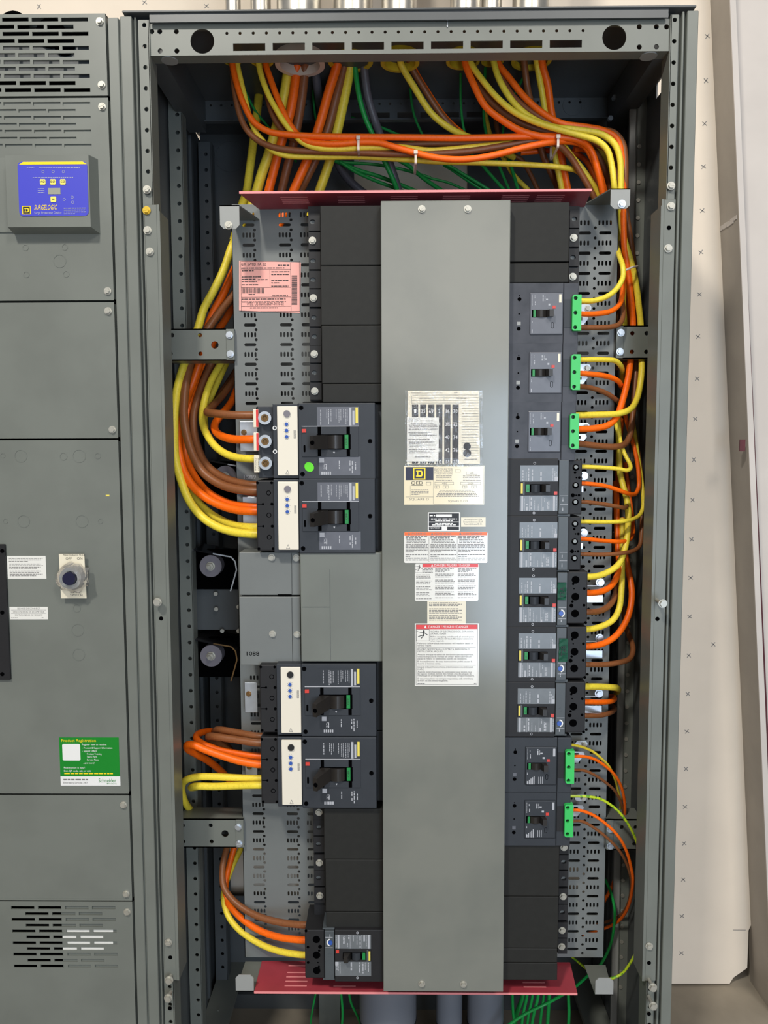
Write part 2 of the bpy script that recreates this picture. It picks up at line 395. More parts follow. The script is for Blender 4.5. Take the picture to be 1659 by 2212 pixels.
b.box(bx0, bx1, .012, .034, bz1, bz1+.002).box(bx0, bx1, .034, .036, bz1, ZT-.005)
b.box(bx0, bx1, .0135, .016, bz1+.008, bz1+.012)
b.build('top_beam', GREY, enc)
p = U(966, 46, .012); B().box(p.x-.001, p.x+.001, .008, .012, p.z-.012, p.z+.014).build('latch_pin', ZINC, enc)
for px, py in ((367, 124), (1400, 116)):
    p = U(px, py, .03); B().cyl((p.x, .028, bz0-.002), (0, 0, -1), .016, .0015, 20).build('hole_plug', LGREY, enc)
for px, py, d in ((346, 137, .05), (1421, 125, .05), (1326, 213, .30), (1317, 258, .30), (1338, 265, .34)):
    p = U(px, py, d); B().cyl(p, (0, -1, 0), .006, .008, 6).build('corner_bolt', ZINC, enc)
rb1, rb0 = U(850, 203, .36).z, U(850, 262, .36).z
hol = []
p = U(1237, 228, .36)
for i in range(36):
    q = U(455+i*22.8, 222, .36); hol.append(circ(q.x, rb1-.022, .003, 8))
for i in range(9):
    q = U(775+i*50, 245, .36); hol.append(rct(q.x-.018, q.x+.018, rb0+.008, rb0+.02))
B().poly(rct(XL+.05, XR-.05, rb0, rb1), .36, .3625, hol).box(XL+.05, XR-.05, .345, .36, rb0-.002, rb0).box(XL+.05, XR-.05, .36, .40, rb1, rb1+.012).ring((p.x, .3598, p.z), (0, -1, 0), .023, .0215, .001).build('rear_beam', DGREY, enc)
for sx, px0, px1 in ((1, 372, 392), (-1, 1392, 1376)):
    x = U(px0, 230, .15).x
    B().box(x-.02, x+.02, .04, .36, ZT-.075, ZT-.005).build('side_beam', DGREY, enc)
# base frame
B().box(XR-.085, XR-.02, .0, .56, .085, .10).box(XR-.024, XR-.02, .02, .56, .0, .085).build('base_rail', GREY, enc)
b = B().box(XL+.02, XL+.085, .0, .56, .085, .10).box(XL+.02, XL+.024, .02, .56, .0, .085)
for y in (.12, .2, .28, .36): b.box(XL+.05, XL+.053, y, y+.01, .1, .102)
b.build('base_rail', GREY, enc)
zb = U(700, 2163, .52).z
B().box(XL+.02, XR-.02, .50, .54, zb-.014, zb+.034).box(XL+.02, XR-.02, 0, .04, 0, .12).build('base_crossbar', DGREY, enc)
# bolts on the front frame
for px, py in ((318, 410), (317, 455), (319, 498), (324, 544), (1449, 402), (1449, 446), (1443, 537), (364, 2035), (1402, 2043)):
    screw(U(px, py, .002), enc, .0078, YBOLT if py == 455 else None)
for px, py, pr in ((346, 1297, .016), (370, 2106, .014), (369, 2142, .017), (1418, 1296, .034), (1401, 2114, .024), (1401, 2152, .026)):
    long_bolt(U(px, py, .004), enc, pr)
for px, py in ((348, 1336), (368, 2068), (367, 2178), (1420, 1337), (1402, 2080), (1402, 2190), (1445, 492)):
    B().cyl(U(px, py, .0024), (0, -1, 0), .0042, .0003, 12).build('bolt_hole', DARK, enc)

# mounting pan: one perforated sheet
DP = .15
pan = thing('mounting_pan', (.03, DP, .5), 'tall grey perforated mounting sheet behind all the breakers', 'mounting panel')
def zrows(py_a, py_b, px): return U(px, py_a, DP).z, U(px, py_b, DP).z
def panside(xa, xb, ztop, zbot, za, zb_, cols, hcols, dots, gaps):
    n = round((za-zb_)/(.0412)); p = (za-zb_)/n
    b = B(); k0 = math.ceil((za-ztop)/p)-1; z = za
    while z+p/4 < ztop: z += p
    segs = []
    zz = z-p
    top = ztop
    while zz-p*.75 > zbot:
        if not any(g0 < zz < g1 for g0, g1 in gaps):
            hs = [slot(x, zz, .0042, .0105, 2) for x in cols] + [slot(x, zz-p/2, .0255, .0066, 4) for x in hcols]
            for x in dots: hs += [circ(x, zz-p*.25, .0032, 8), circ(x, zz-p*.75, .0032, 8)]
        else: hs = []
        bot = zz-p*.87 if True else 0
        b.poly(rct(xa, xb, bot, top), DP, DP+.002, hs, outer=False); top = bot
        zz -= p
    b.poly(rct(xa, xb, zbot, top), DP, DP+.002, outer=False)
    b.box(xa, xa+.0015, DP, DP+.02, zbot, ztop).box(xb-.0015, xb, DP, DP+.02, zbot, ztop)
    return b
Lx = lambda px, py=640: U(px, py, DP).x
za, zb_ = zrows(551, 1815.6, 590)
cl = [Lx(526+k*7.3+2) for k in range(4)] + [Lx(604.5+k*7.2+1.5) for k in range(4)] + [Lx(652+k*7.2) for k in range(3)]
hc = [Lx(539), Lx(617), Lx(664)]; dt = [Lx(552), Lx(630.5)]
g1, g0 = U(600, 880, DP).z, U(600, 1440, DP).z
ztop, zbl, zbr = U(600, 441, DP).z, U(600, 2068, DP).z, U(1280, 2068, DP).z
panside(U(502, 600, DP).x, U(700, 600, DP).x, ztop, zbl, za, zb_, cl, hc, dt, [(g0, g1)]).build('perforated_panel', PANG, pan)
za, zb_ = U(1290, 525, DP).z, U(1290, 1840, DP).z
Rx = lambda px, py=525: U(px, py, DP).x
cl = [Rx(1238+16.5+k*8) for k in range(3)] + [Rx(1294+k*8.2) for k in range(4)]
panside(U(1200, 600, DP).x, U(1334, 600, DP).x, ztop, zbr, za, zb_, cl, [Rx(1263), Rx(1307)], [Rx(1285.5)], []).build('perforated_panel', PANG, pan)
B().box(U(700, 600, DP).x, U(1200, 600, DP).x, DP, DP+.002, zbl, ztop).build('centre_panel', DGREY, pan)
for t, px, py in (('1S89', 540, 1031), ('1088', 545, 1412)):
    p = U(px, py, DP-.0003); B().text(t, p.x, p.z-.004, p.y, .009, .026, 'C').build('stamped_number', PALEP, pan, 'stamped number')

# arms between the posts and the pan
def arm(px0, px1, py0, py1, d, holes, big, screws, label, top=False, fl=(0, 0)):
    x0, x1, z0, z1 = R(px0, py0, px1, py1, d)
    t = thing("mounting_bracket", ((x0+x1)/2, d, z0), label, 'bracket', 'arms holding the mounting sheet')
    hs = [circ(U(a, c, d).x, U(a, c, d).z, .0046, 12) for a, c in holes] + [circ(U(a, c, d).x, U(a, c, d).z, .008, 14) for a, c in big]
    b = B().poly(rct(x0, x1, z0, z1), d, d+.0025, hs)
    b.box(x0, x1, d, d+.055, z1-.0025, z1).box(x0, x1, d, d+.055, z0, z0+.0025)
    b.build('channel', GREY, t)
    f0, f1 = sorted(U(q, (py0+py1)/2, d-.003).x for q in fl)
    B().box(f0, f1, d-.002, d, z0+.001, z1-.001, .0008, seg=1).build('end_tab', GREY, t)
    for a, c in screws: screw(U(a, c, d-.002), t, .0078, ZINC)
arm(360, 506, 710, 779, .14, [(372, 724), (432, 724), (368.5, 764), (433, 764)], [(464, 745)], [(496, 724), (498, 765)], 'grey arm at upper left with bare red-brown cable behind its hole', fl=(488, 506))
arm(387, 526, 1769, 1831, .14, [(395, 1783), (455, 1783), (396, 1818), (457, 1818)], [(486, 1801)], [(515, 1786), (517, 1822)], 'grey arm at lower left, just above the three bent cables', fl=(509, 526))
arm(1332, 1404, 703, 775, .14, [(1366, 720), (1397, 720), (1365, 760), (1396, 760)], [], [(1341, 719), (1339, 760)], 'grey arm at upper right with two bright screws', fl=(1331, 1347))
arm(1309, 1386, 1770, 1836, .14, [(1343, 1787), (1373, 1787), (1370, 1823)], [], [(1318, 1791), (1318, 1827)], 'grey arm at lower right, crossed by the thin looping wires', fl=(1311, 1326))

# support brackets at the pan corners
def corner_bracket(px0, px1, py0, py1, xin, up, label, sc=None):
    d = .055; x0, x1, z0, z1 = R(px0, py0, px1, py1, d)
    t = thing('tray_bracket', ((x0+x1)/2, d, z0), label, 'bracket', 'corner brackets beside the red boards')
    c = .007
    pts = [(x0, z0+c), (x0+c, z0), (x1-c, z0), (x1, z0+c), (x1, z1), (x0, z1)] if up else [(x0, z0), (x1, z0), (x1, z1-c), (x1-c, z1), (x0+c, z1), (x0, z1-c)]
    B().poly(pts, d, d+.002).build('tab', LGREY, t)
    zc = z1 if up else z0
    X0, X1 = U(xin[0], xin[2], DP).x, U(xin[1], xin[2], DP).x
    yb = DP-.001
    v = [(x0, d, zc), (x1, d, zc), (X1, yb, zc), (X0, yb, zc)]
    b = B().hexa([Vector(q) for q in v] + [Vector(q)+Vector((0, 0, -.0022 if up else .0022)) for q in v]); b.build('arm', GREY, t)
    if sc: screw(U(sc[0], sc[1], d), t, .008, ZINC if px0 > 900 else None)
corner_bracket(475, 517, 443, 494, (503, 560, 442), True, 'small grey corner bracket at the upper left end of the red board', (494, 487))
corner_bracket(1319, 1361, 407, 451, (1262, 1334, 440), True, 'small grey corner bracket at the upper right with a bright screw', (1343, 441))
corner_bracket(509, 548, 2106, 2142, (530, 580, 2070), False, 'small grey corner bracket at the lower left end of the red board')
corner_bracket(1286, 1325, 2113, 2150, (1262, 1308, 2070), False, 'small grey corner bracket at the lower right with a wire running to it')

# red insulating boards
def board(pxl, pxr, pyl, pyr, d, dback, bxl, bxr, slots, label, z=None):
    a, c = U(pxl, pyl, d), U(pxr, pyr, d); zz = (a.z+c.z)/2
    x0, x1 = bxl, bxr
    out = [(a.x, d), (c.x, d), (x1, dback), (x0, dback)]
    t = thing('insulating_board', ((a.x+c.x)/2, d, zz), label, 'insulating board', 'red insulating boards above and below the breakers')
    B().poly(out, zz, zz+.004, slots, ax='z').build('board', RED, t)
    b = B()
    for q in slots: b.box(q[0][0], q[1][0], q[0][1], q[2][1], zz-.0002, zz+.0042)
    b.build('slot_core', PINKE, t, 'pale pink core showing in the routed slots')  # pink fill paints the light caught by the slots' cut edges
    B().box(a.x, c.x, d-.0012, d, zz-.0003, zz+.0043).build('cut_edge', PINKE, t, 'pale pink cut edge')
    return t, zz
sl = []
def slotpat(xc, w, ys, h=.0035): return [rct(xc-w/2, xc+w/2, y, y+h) for y in ys]
for px in (637, 759, 873, 985, 1112, 1187): 
    sl += slotpat(U(px, 425, .09).x, .054, (.072, .084, .096, .108))
board(517, 1278, 421, 410.5, .05, .148, U(560, 445, DP).x, U(1262, 440, DP).x, sl, 'red insulating board with slots at the top, below the cable crossing')
sl = []
for px in (640, 745): sl += slotpat(U(px, 2110, .08).x, .048, (.066, .080, .094, .108, .131) if px == 640 else (.066,))
sl += slotpat(U(1155, 2130, .07).x, .048, (.066, .08))
low_board = board(549, 1247, 2146, 2148, .05, .148, U(566, 2068, DP).x, U(1231, 2072, DP).x, sl, 'red insulating board with slots at the bottom, above the green wires')[0]
for px, w in ((560, .018), (782, .012)):
    p = U(px, 2139, .06); B().poly([(p.x-w/2, .054), (p.x+w/2, .060), (p.x+w/2, .064), (p.x-w/2, .064)], p.z, p.z+.0012, ax='z').build('tape_scrap', YTAG, low_board, 'scrap of yellow tape')

# conduits and bushings over the top
for i, (px, hw, bpx, bq, d, bm_, lab) in enumerate((
        (503, 16, 502, 134, .16, 'Y', 'slim galvanised conduit, leftmost of those above the cabinet'), (563, 21, 566, 134, .16, 'Y', 'galvanised conduit second from the left above the cabinet'),
        (646, 46, 648, 141, .16, 'A', 'fat galvanised conduit with a white bushing, above the big cable bunch'), (761, 42, 757, 134, .18, 'Y', 'wide galvanised conduit right of the fattest one'),
        (862, 36, 864, 137, .16, 'Y', 'galvanised conduit with a yellow bushing near the middle of the cabinet top'), (1005, 31, 1000, 134, .16, 'Y', 'galvanised conduit right of the wide gap, nearest the middle'),
        (1062, 21, 1064, 133, .17, 'Y', 'slim galvanised conduit between two wider ones at the right'), (1146, 37, 1148, 133, .17, 'Y', 'rightmost galvanised conduit above the cabinet'))):
    c = U(px, 14, d); r = hw/1661*(1.5+d)
    t = thing('conduit', (c.x, d, ZT), lab, 'conduit', 'conduits entering the cabinet top')
    B().cyl((c.x, d, ZT), (0, 0, 1), r, 1.1, 32).build('pipe', GALV, t)
    B().ring((c.x, d, ZT), (0, 0, 1), r*1.12, r*.98, .018, 28).build('locknut', GALV, t)
    bb = U(bpx, bq, d); B().ring((bb.x, d, bb.z), (0, 0, 1), r*1.12, r*.9, ZT-.004-bb.z, 28).build('bushing', BUSHY if bm_ == 'Y' else NYLON, t, 'yellow bushing' if bm_ == 'Y' else 'white bushing')

# ================================================================ closed cabinet at the left
lc = thing('switchboard_cabinet', (-.9, .28, 0), 'closed grey switchboard cabinet with vents and bolted front panels at the left', 'electrical cabinet')
fx1 = U(240, 300, 0).x
B().box(-1.35, fx1-.006, .045, .55, .03, ZT-.012).build('body', DARK, lc)
B().box(-1.35, XL-.001, .03, .56, ZT-.010, ZT-.004).build('cabinet_top', GREY, lc)
B().box(-1.353, -1.3505, .0, .56, .03, ZT-.004).build('side_sheet', GREY, lc)
b = B().box(fx1, U(262.5, 300, 0).x, 0, .045, .02, ZT-.010, .0012, seg=1)
b.box(U(262.5, 300, 0).x, XL-.0006, .006, .045, .02, ZT-.010)
b.build('edge_post', GREY, lc)
XE = U(235.5, 300, 0).x; X0 = -1.30
def panel(py0, py1, holes=(), bev=True):
    z1, z0 = U(120, py0, 0).z, U(120, py1, 0).z
    pts = rct(X0, XE, z0, z1); b = B()
    t = .0025
    b.poly(pts, 0, .0025, holes)
    b.poly([(X0, z0), (XE, z0), (XE-.004, z0+.004), (X0, z0+.004)], -.0004, .0)
    b.box(XE-.0025, XE, .001, .03, z0, z1).box(X0, XE, .001, .03, z1-.0025, z1).box(X0, XE, .001, .03, z0, z0+.0025)
    return b.build('front_panel', GREY, lc)
def sl_rows(x_odd, x_even, ys, w, h, n):
    out = []
    for i, y in enumerate(ys):
        for k in range(n):
            px = (x_odd if i % 2 == 0 else x_even)-k*64+(i*.55)
            p = U(px, y, 0); out.append(rct(p.x-w/2, p.x+w/2, p.z-h/2, p.z+h/2))
    return out
ys1 = [42, 58, 73, 88.5, 103.5, 119, 134, 149, 164, 179.5, 194.5]
P1 = panel(30, 207.5, sl_rows(161, 129.5, ys1, .050, .0072, 5))
B().box(X0+.02, XE-.03, .012, .014, U(100, 165, 0).z, U(100, 88, 0).z).build('baffle', DGREY, P1)
for px, py, r in ((110, 72, .028), (140, 98, .02), (30, 60, .03)): B().cyl(U(px, py, .010), (0, -1, 0), r, .002, 20).build('fan_hub', DARK, P1)
ys2 = [224, 239.5, 254.5, 269.5, 284, 299.5, 314.5]
P2 = panel(212, 649, sl_rows(165, 133, ys2, .052, .0062, 5))
B().box(X0+.01, XE-.01, .0026, .0045, U(100, 330, 0).z, U(100, 214, 0).z).build('louvre_back', GREY, P2)
P3 = panel(653.5, 947); P4 = panel(950.5, 1714); P5 = panel(1718, 1944.5)
ys3 = [1961, 1974, 1986.5, 1999, 2011.5, 2024.5, 2037, 2049.5, 2061.5, 2074.5, 2087]
hs = []
for i, y in enumerate(ys3):
    for k in range(4):
        px = ((49, 107, 166, 224) if i % 2 == 0 else (79, 137, 195, -30))[k]+i*.6
        if px < 0: continue
        w = .048
        p = U(px, y, 0); hs.append(rct(p.x-w/2, p.x+w/2, p.z-.0032, p.z+.0032))
P6 = panel(1947.5, 2560, hs)
B().box(U(133, 2030, 0).x, U(256, 2030, 0).x, .0034, .005, U(200, 2092, 0).z, U(200, 1954, 0).z).build('vent_blank', GREY, P6)
b = B()
for y in (2005, 2031): b.box(U(134, y, 0).x, U(243, y, 0).x, .0026, .0031, U(200, y+23, 0).z, U(200, y, 0).z)
b.build('document_strip', LABELW, P6, 'white printed sheet behind the slots')
def knock(P, px, py, r):
    c = U(px, py, 0); b = B().ring((c.x, .0002, c.z), (0, -1, 0), r, r-.0012, .0008, 26); b.build('knockout', GREY, P)
for px, py, r in ((55, 535, .006), (140, 534, .006), (57, 593, .006), (143, 592, .006), (129, 564, .0125)): knock(P2, px, py, r)
for px, py, r in ((6, 984, .005), (45, 985, .0125), (137, 986, .0075), (171, 985, .013), (211, 985, .006), (12, 1126, .005), (51, 1126, .0125), (177, 1126, .0125), (217, 1126, .005),
                  (166, 1314, .008), (168, 1361, .0125), (170, 1414, .0125)): knock(P4, px, py, r)
for P, l in ((P1, ((216, 47), (220, 184))), (P2, ((221, 231), (233, 629))), (P3, ((234, 672), (243, 928))), (P5, ((267, 1738), (273, 1930))), (P6, ((275, 1969),))):
    for px, py in l: screw(U(px, py, 0), P, .0072)
# black operator panel at the frame edge
x0, x1, z0, z1 = R(-60, 1176, 24, 1469, -.006)
x1 = U(15, 1300, -.006).x
bp_ = B().box(x0, x1, -.006, 0, z0, z1, .001, seg=1).build('operator_panel', BLACKP, lc, 'black operator panel cut by the left photo edge')
for py in (1190, 1323, 1456): B().cyl(U(5, py, -.006), (0, -1, 0), .004, .001, 14).build('panel_screw', DARK, bp_)
p = U(233, 1070, -.0002); B().box(p.x-.004, p.x+.003, -.0003, 0, p.z-.0018, p.z+.0012).build('paint_fleck', YTAG, P4, 'yellow paint fleck')
# ---------------------------------------------------------------- surge protection unit on the closed cabinet
sx0, sx1, sz0, sz1 = R(22, 341, 209, 502, -.012)
surge = thing('surge_protector', ((sx0+sx1)/2, 0, sz0), 'surge protection unit with a blue keypad plate on the closed cabinet', 'surge protector')
fz0, fx_ = sz0+.004, sx1-.012
b = B().hexa([Vector(q) for q in ((sx0, -.026, sz1), (sx1-.008, -.026, sz1), (sx1-.008, -.026, sz0+.006), (sx0, -.026, sz0+.006), (sx0, 0, sz1+.001), (sx1, 0, sz1+.001), (sx1, 0, sz0), (sx0, 0, sz0))])
b.build('housing', GREY, surge)
B().box(-1.25, sx0+.01, -.003, 0, U(10, 502, 0).z, U(10, 342, 0).z).build('side_flange', GREY, surge)
DS = -.0262
def sr(px0, py0, px1, py1): return R(px0, py0, px1, py1, DS)
a = sr(40, 349, 190, 467)
B().poly(rrect(*a, .008), DS-.0006, DS).build('keypad_plate', SURGE, surge, 'blue keypad plate')
yS = DS-.0007
c = sr(41, 349.5, 188, 355.5); B().poly([(c[0], c[2]), (c[1], c[2]), (c[1]-.008, c[3]), (c[0]+.008, c[3])], yS-.0002, yS).build('yellow_band', SQY, surge, 'yellow band')
for px, s in ((93, 'A\u00d8'), (115, 'B\u00d8'), (136.5, 'C\u00d8'), (116, '\u25cf')):
    py = 393.5 if s[0] in 'ABC' else 431
    q = sr(px-6, py-6, px+6, py+6); o = B().poly(rrect(*q, .0018), yS-.001, yS).build('key', KEYY, surge, 'yellow key')
    if s[0] in 'ABC': B().text(s, (q[0]+q[1])/2, q[2]+.0035, yS-.0012, .0038, .0085, 'C').build('key_print', BLACK, o)
    else: B().quad(q[0]+.003, q[1]-.003, q[2]+.0045, q[2]+.0062, yS-.0012).build('key_print', BLACK, o)
q = sr(104, 406.5, 131, 420); B().poly(rct(*q), yS-.0005, yS).build('display', LCD, surge, 'grey counter display')
b = B()
def st(s, px, py, hpx, wpx, al='L', shear=0):
    p = U(px, py, yS-.0003); b.text(s, p.x, p.z, yS-.0003, hpx/1.13/1000, wpx/1.13/1000 if wpx else None, al, 0, shear)
for py, x0_, x1_ in ((363, 58, 74), (363, 84, 173), (384, 71, 159)):
    p, q = U(x0_, py, yS), U(x1_, py, yS); b.dashes(p.x, q.x, p.z, yS-.0003, .0012)
for i in range(4):
    p, q = U(138, 450+i*4, yS), U(186-(i*8 if i == 3 else 0), 450, yS); b.dashes(p.x, q.x, p.z, yS-.0003, .0013)
for i in range(3): p, q = U(82, 408+i*4, yS), U(96, 408, yS); b.dashes(p.x, q.x, p.z, yS-.0003, .001)
st('Surge Protective Device', 74, 462, 5, 58)
for px, py in ((93, 371), (115, 371), (137, 371), (156, 426), (157, 437), (139, 431)):
    p = U(px, py, yS); b.ring((p.x, yS-.0001, p.z), (0, -1, 0), .0026, .0021, .0002, 12)
b.build('fine_print', PALEP, surge)
b = B(); st('SURGELOGIC', 74, 453, 10, 49, 'L', .3); b.build('name_print', SQY, surge, 'bold slanted yellow lettering')
def badge(px0, py0, px1, py1, d, parent, bg=True):
    x0, x1, z0, z1 = R(px0, py0, px1, py1, d); w = x1-x0; h = z1-z0
    f = lambda a, c: (x0+a*w, z0+c*h)
    o = B().poly(rct(x0, x1, z0, z1), d-.0002, d).build('badge', SQY, parent, 'square badge with a boxed capital D')
    b = B().poly([f(.1, .1), f(.9, .1), f(.9, .9), f(.1, .9)], d-.0004, d-.0002, [[f(.18, .18), f(.82, .18), f(.82, .82), f(.18, .82)]])
    b.poly([f(.18, .18), f(.82, .18), f(.82, .82), f(.18, .82)], d-.0004, d-.0002, [[f(.24, .24), f(.68, .24), f(.78, .36), f(.78, .64), f(.68, .76), f(.24, .76), f(.24, .66), f(.32, .66), f(.32, .34), f(.24, .34)]])
    b.poly([f(.42, .36), f(.6, .36), f(.66, .42), f(.66, .58), f(.6, .64), f(.42, .64)], d-.0004, d-.0002)
    b.build('badge_print', SQB, o)
badge(48, 445, 66.5, 463, yS-.0001, surge)

# ---------------------------------------------------------------- maintenance switch and stickers on the closed cabinet
sw = thing('selector_switch', (U(160, 1245, 0).x, 0, U(160, 1290, 0).z), 'maintenance mode selector switch half wrapped in crumpled clear plastic', 'switch')
P = [U(px, py, 0) for px, py in ((132.5, 1195), (187, 1195), (192, 1290), (137.5, 1290))]
B().poly([(p.x, p.z) for p in P], -.012, -.0105).build('legend_plate', LABELC, sw)
b = B()
for s, px, py, h, w in (('MAINTENANCE  MODE', 160, 1201, 4, 47), ('OFF     ON', 160, 1209, 5.5, 36), ('ENABLE', 163, 1281, 5, 22), ('SWITCH', 165, 1288, 5.5, 27)):
    p = U(px, py, -.0121); b.text(s, p.x, p.z, -.0122, h/1100, w/1100, 'C')
b.build('legend_print', BLACK, sw)
p = U(152, 1249, -.03)
B().cyl((p.x, 0, p.z), (0, -1, 0), .0105, .0105, 24).build('switch_body', BLACKP, sw)
B().ring((p.x, -.0121, p.z), (0, -1, 0), .021, .0135, .018, 28).build('bezel', LGREY, sw)
B().cyl((p.x, -.012, p.z), (0, -1, 0), .0132, .026, 28, .0125).build('knob', SQB, sw, 'dark blue round knob')
b = B(); c0 = U(158, 1248, -.02)
PL = bpy.data.materials.new('crumpled_film'); PL.use_nodes = True; q = PL.node_tree.nodes['Principled BSDF']
q.inputs['Base Color'].default_value = (.95, .92, .9, 1); q.inputs['Roughness'].default_value = .12; q.inputs['Transmission Weight'].default_value = .9; q.inputs['IOR'].default_value = 1.25
n = 22; rows = []
for j in range(4):
    row = []
    for i in range(n):
        t = 2*math.pi*i/n; r = (.016, .024, .029, .030)[j]*random.uniform(.82, 1.15); y = (-.034, -.03, -.022, -.0125)[j]-random.uniform(0, .006)*(j < 3)
        row.append(b.bm.verts.new((c0.x+r*math.cos(t)*1.05, y, c0.z+r*math.sin(t))))
    rows.append(row)
for j in range(3):
    for i in range(n): b.bm.faces.new((rows[j][i], rows[j][(i+1) % n], rows[j+1][(i+1) % n], rows[j+1][i]))
b.build('plastic_wrap', PL, sw, 'crumpled clear plastic wrap')
def sticker(name, px0, py0, px1, py1, d, parent, m, label, cr=0, t=.0004):
    x0, x1, z0, z1 = R(px0, py0, px1, py1, d)
    pts = rrect(x0, x1, z0, z1, cr) if cr else rct(x0, x1, z0, z1)
    return B().poly(pts, d-t, d).build(name, m, parent, label)
class Print:
    """print on a sticker: positions in photo pixels on its plane"""
    def __init__(s, d): s.b = B(); s.d = d-.0006; s.k = (1.5+d)/1661*.985
    def t(s, txt, px, py, h, w=None, al='L', rot=0):
        p = U(px, py, s.d); s.b.text(txt, p.x, p.z, s.d, h*s.k, w*s.k if w else None, al, rot); return s
    def l(s, px0, px1, py, h=1.6):
        a, c = U(px0, py, s.d), U(px1, py, s.d); s.b.dashes(a.x, c.x, (a.z+c.z)/2, s.d, h*s.k); return s
    def r(s, px0, py0, px1, py1):
        s.b.quad(*R(px0, py0, px1, py1, s.d), s.d); return s
    def frame(s, px0, py0, px1, py1, w=.7):
        return s.r(px0, py0, px1, py0+w).r(px0, py1-w, px1, py1).r(px0, py0, px0+w, py1).r(px1-w, py0, px1, py1)
    def done(s, name, m, parent, label=None): return s.b.build(name, m, parent, label)
D0 = -.0001
o = sticker('notice_label', 16, 1201, 99.5, 1250, D0, P4, LABELW, 'white notice label with small print')
p = Print(D0)
for i in range(3): p.l(19, (92, 90, 60)[i], 1206+i*3.4, 1.5)
for i in range(4): p.l(20, (88, 94, 88, 80)[i], 1218.5+i*3.4, 1.5)
for i in range(4): p.l(21, (90, 84, 92, 78)[i], 1233.5+i*3.4, 1.5)
p.done('fine_print', GREYPR, o)
o = sticker('notice_label', 21, 1311, 103.5, 1338, D0, P4, LABELW, 'white service disconnect label')
Print(D0).t('SERVICE DISCONNECT', 62, 1316.5, 4, 51, 'C').t('DESCONEXION DE ACOMETIDA', 62, 1323.5, 4, 70, 'C').t('SECTIONNEUR DE SERVICE', 62, 1330.5, 4, 62, 'C').r(24, 1317.6, 100, 1318.1).r(24, 1324.6, 100, 1325.1).l(24, 38, 1334.5, 1).l(90, 95, 1334.5, 1).done('label_print', GREYPR, o)
o = sticker('registration_label', 129.5, 1593, 258, 1697, D0, P4, REGG, 'green product registration label with a white foot')
q = R(131, 1677, 260, 1697, D0-.0004); B().quad(*q, D0-.0004).build('white_foot', WHITE, o)
p = Print(D0-.0004)
p.t('Schneider', 213, 1690, 9, 40).t('Electric', 231, 1694, 3, 22).done('name_print', REGG, o)
p = Print(D0-.0004); p.t('Emergency Services 24/7', 137, 1692.5, 4, 55).l(137, 190, 1684, 3).done('foot_print', GREYPR, o)
p = Print(D0); p.t('Product Registration', 133, 1602.5, 6.5, 78).l(139, 246, 1671, 2.5).done('yellow_print', SQY, o)
p = Print(D0)
for s, px, py, w in (('Register now to receive:', 177, 1610, 56), ('- Product & Support Information', 178, 1617.5, 68), ('- Special Offers', 178, 1624, 33), ('Product Training', 188, 1630.5, 33), ('Spare Parts', 188, 1636.5, 23), ('Service Plans', 188, 1643, 26), ('...and more!', 180, 1650, 25), ('Registration is easy!', 138, 1660, 48), ('Scan QR code, call, or visit:', 138, 1667, 62)):
    p.t(s, px, py, 4.2, w)
p.done('white_print', WHITE, o)
q = R(135, 1607, 173.5, 1643, D0-.0004); B().poly(rrect(*q, .003), D0-.0006, D0-.0004).build('blank_square', WHITE, o, 'blank white square')

# ================================================================ centre cover
DC = .012
cx0, cx1 = U(823, 432, DC).x, U(1103, 434, DC).x
cx0 = (cx0+U(828, 2141, DC).x)/2; cx1 = (cx1+U(1087, 2143, DC).x)/2
cz1, cz0 = U(963, 433, DC).z, U(957, 2142, DC).z
cov = thing('centre_cover', ((cx0+cx1)/2, DC, cz0), 'tall plain grey metal cover plate down the middle between the breakers', 'cover plate')
B().box(cx0, cx1, DC, DC+.0025, cz0, cz1, .0012, seg=2).box(cx0, cx0+.002, DC+.001, DC+.06, cz0, cz1).box(cx1-.002, cx1, DC+.001, DC+.06, cz0, cz1).box(cx0, cx1, DC+.001, DC+.04, cz1-.002, cz1).build('plate', COVERG, cov)
for px, py in ((911, 452), (1010, 452), (911, 2124), (1001, 2125)): screw(U(px, py, DC), cov, .0072)
# schedule card in a clear pouch, hanging on the cover
pk = thing('circuit_card', (U(958, 1003, DC).x, DC, U(958, 1003, DC).z), 'circuit schedule card in a clear pouch hanging on the cover plate', 'card')
Q = lambda a, c: (lambda p: (p.x, p.z))(U(a, c, DC-.002))
B().poly([Q(881, 844), Q(1035, 845), Q(1037, 1003), Q(879, 1003)], DC-.0012, DC-.0004).build('card', LABELC, pk)
dd = DC-.0012
p = Print(dd)
for i in range(24):
    y = 853+i*5.7
    if y < 872: p.r(890, y, 1033, y+.6)
    else: p.r(998, y, 1033, y+.7)
p.t('PANELBOARD CIRCUIT DIRECTORY', 888, 850, 3, 68).l(981, 990, 848, 1.5).r(889, 855, 889.6, 872).r(959, 855, 959.5, 866)
p.l(905, 938, 860, 2).l(985, 1010, 860, 2).l(1003, 1030, 992, 1.6)
p.done('card_print', GREYPR, pk)
p = Print(dd)
for i in range(6): p.r(890+i*17.4, 874, 903.5+i*17.4, 1001.5)
p.done('number_bands', BLACK, pk, 'black number columns')
p = Print(dd-.0003)
for i, cn in enumerate((('1', '3', '5', '7', '9'), ('35', '37', '39', '41', '43'), ('69', '71', '73', '75', '77'), ('2', '4', '6', '8', '10'), ('36', '38', '40', '42', '44'), ('70', '72', '74', '76', '78'))):
    for k in range(5): p.t(cn[k], 896.7+i*17.4, (892, 920, 948, 976, 1001.5)[k], 8, (4.5, 9)[len(cn[k])-1], 'C')
p.done('number_print', WHITE, pk)
o = B().poly([Q(879, 901), Q(948, 902), Q(947, 997), Q(879, 997)], dd-.0022, dd-.0014).build('instruction_slip', LABELW, pk, 'white instruction slip over the card')
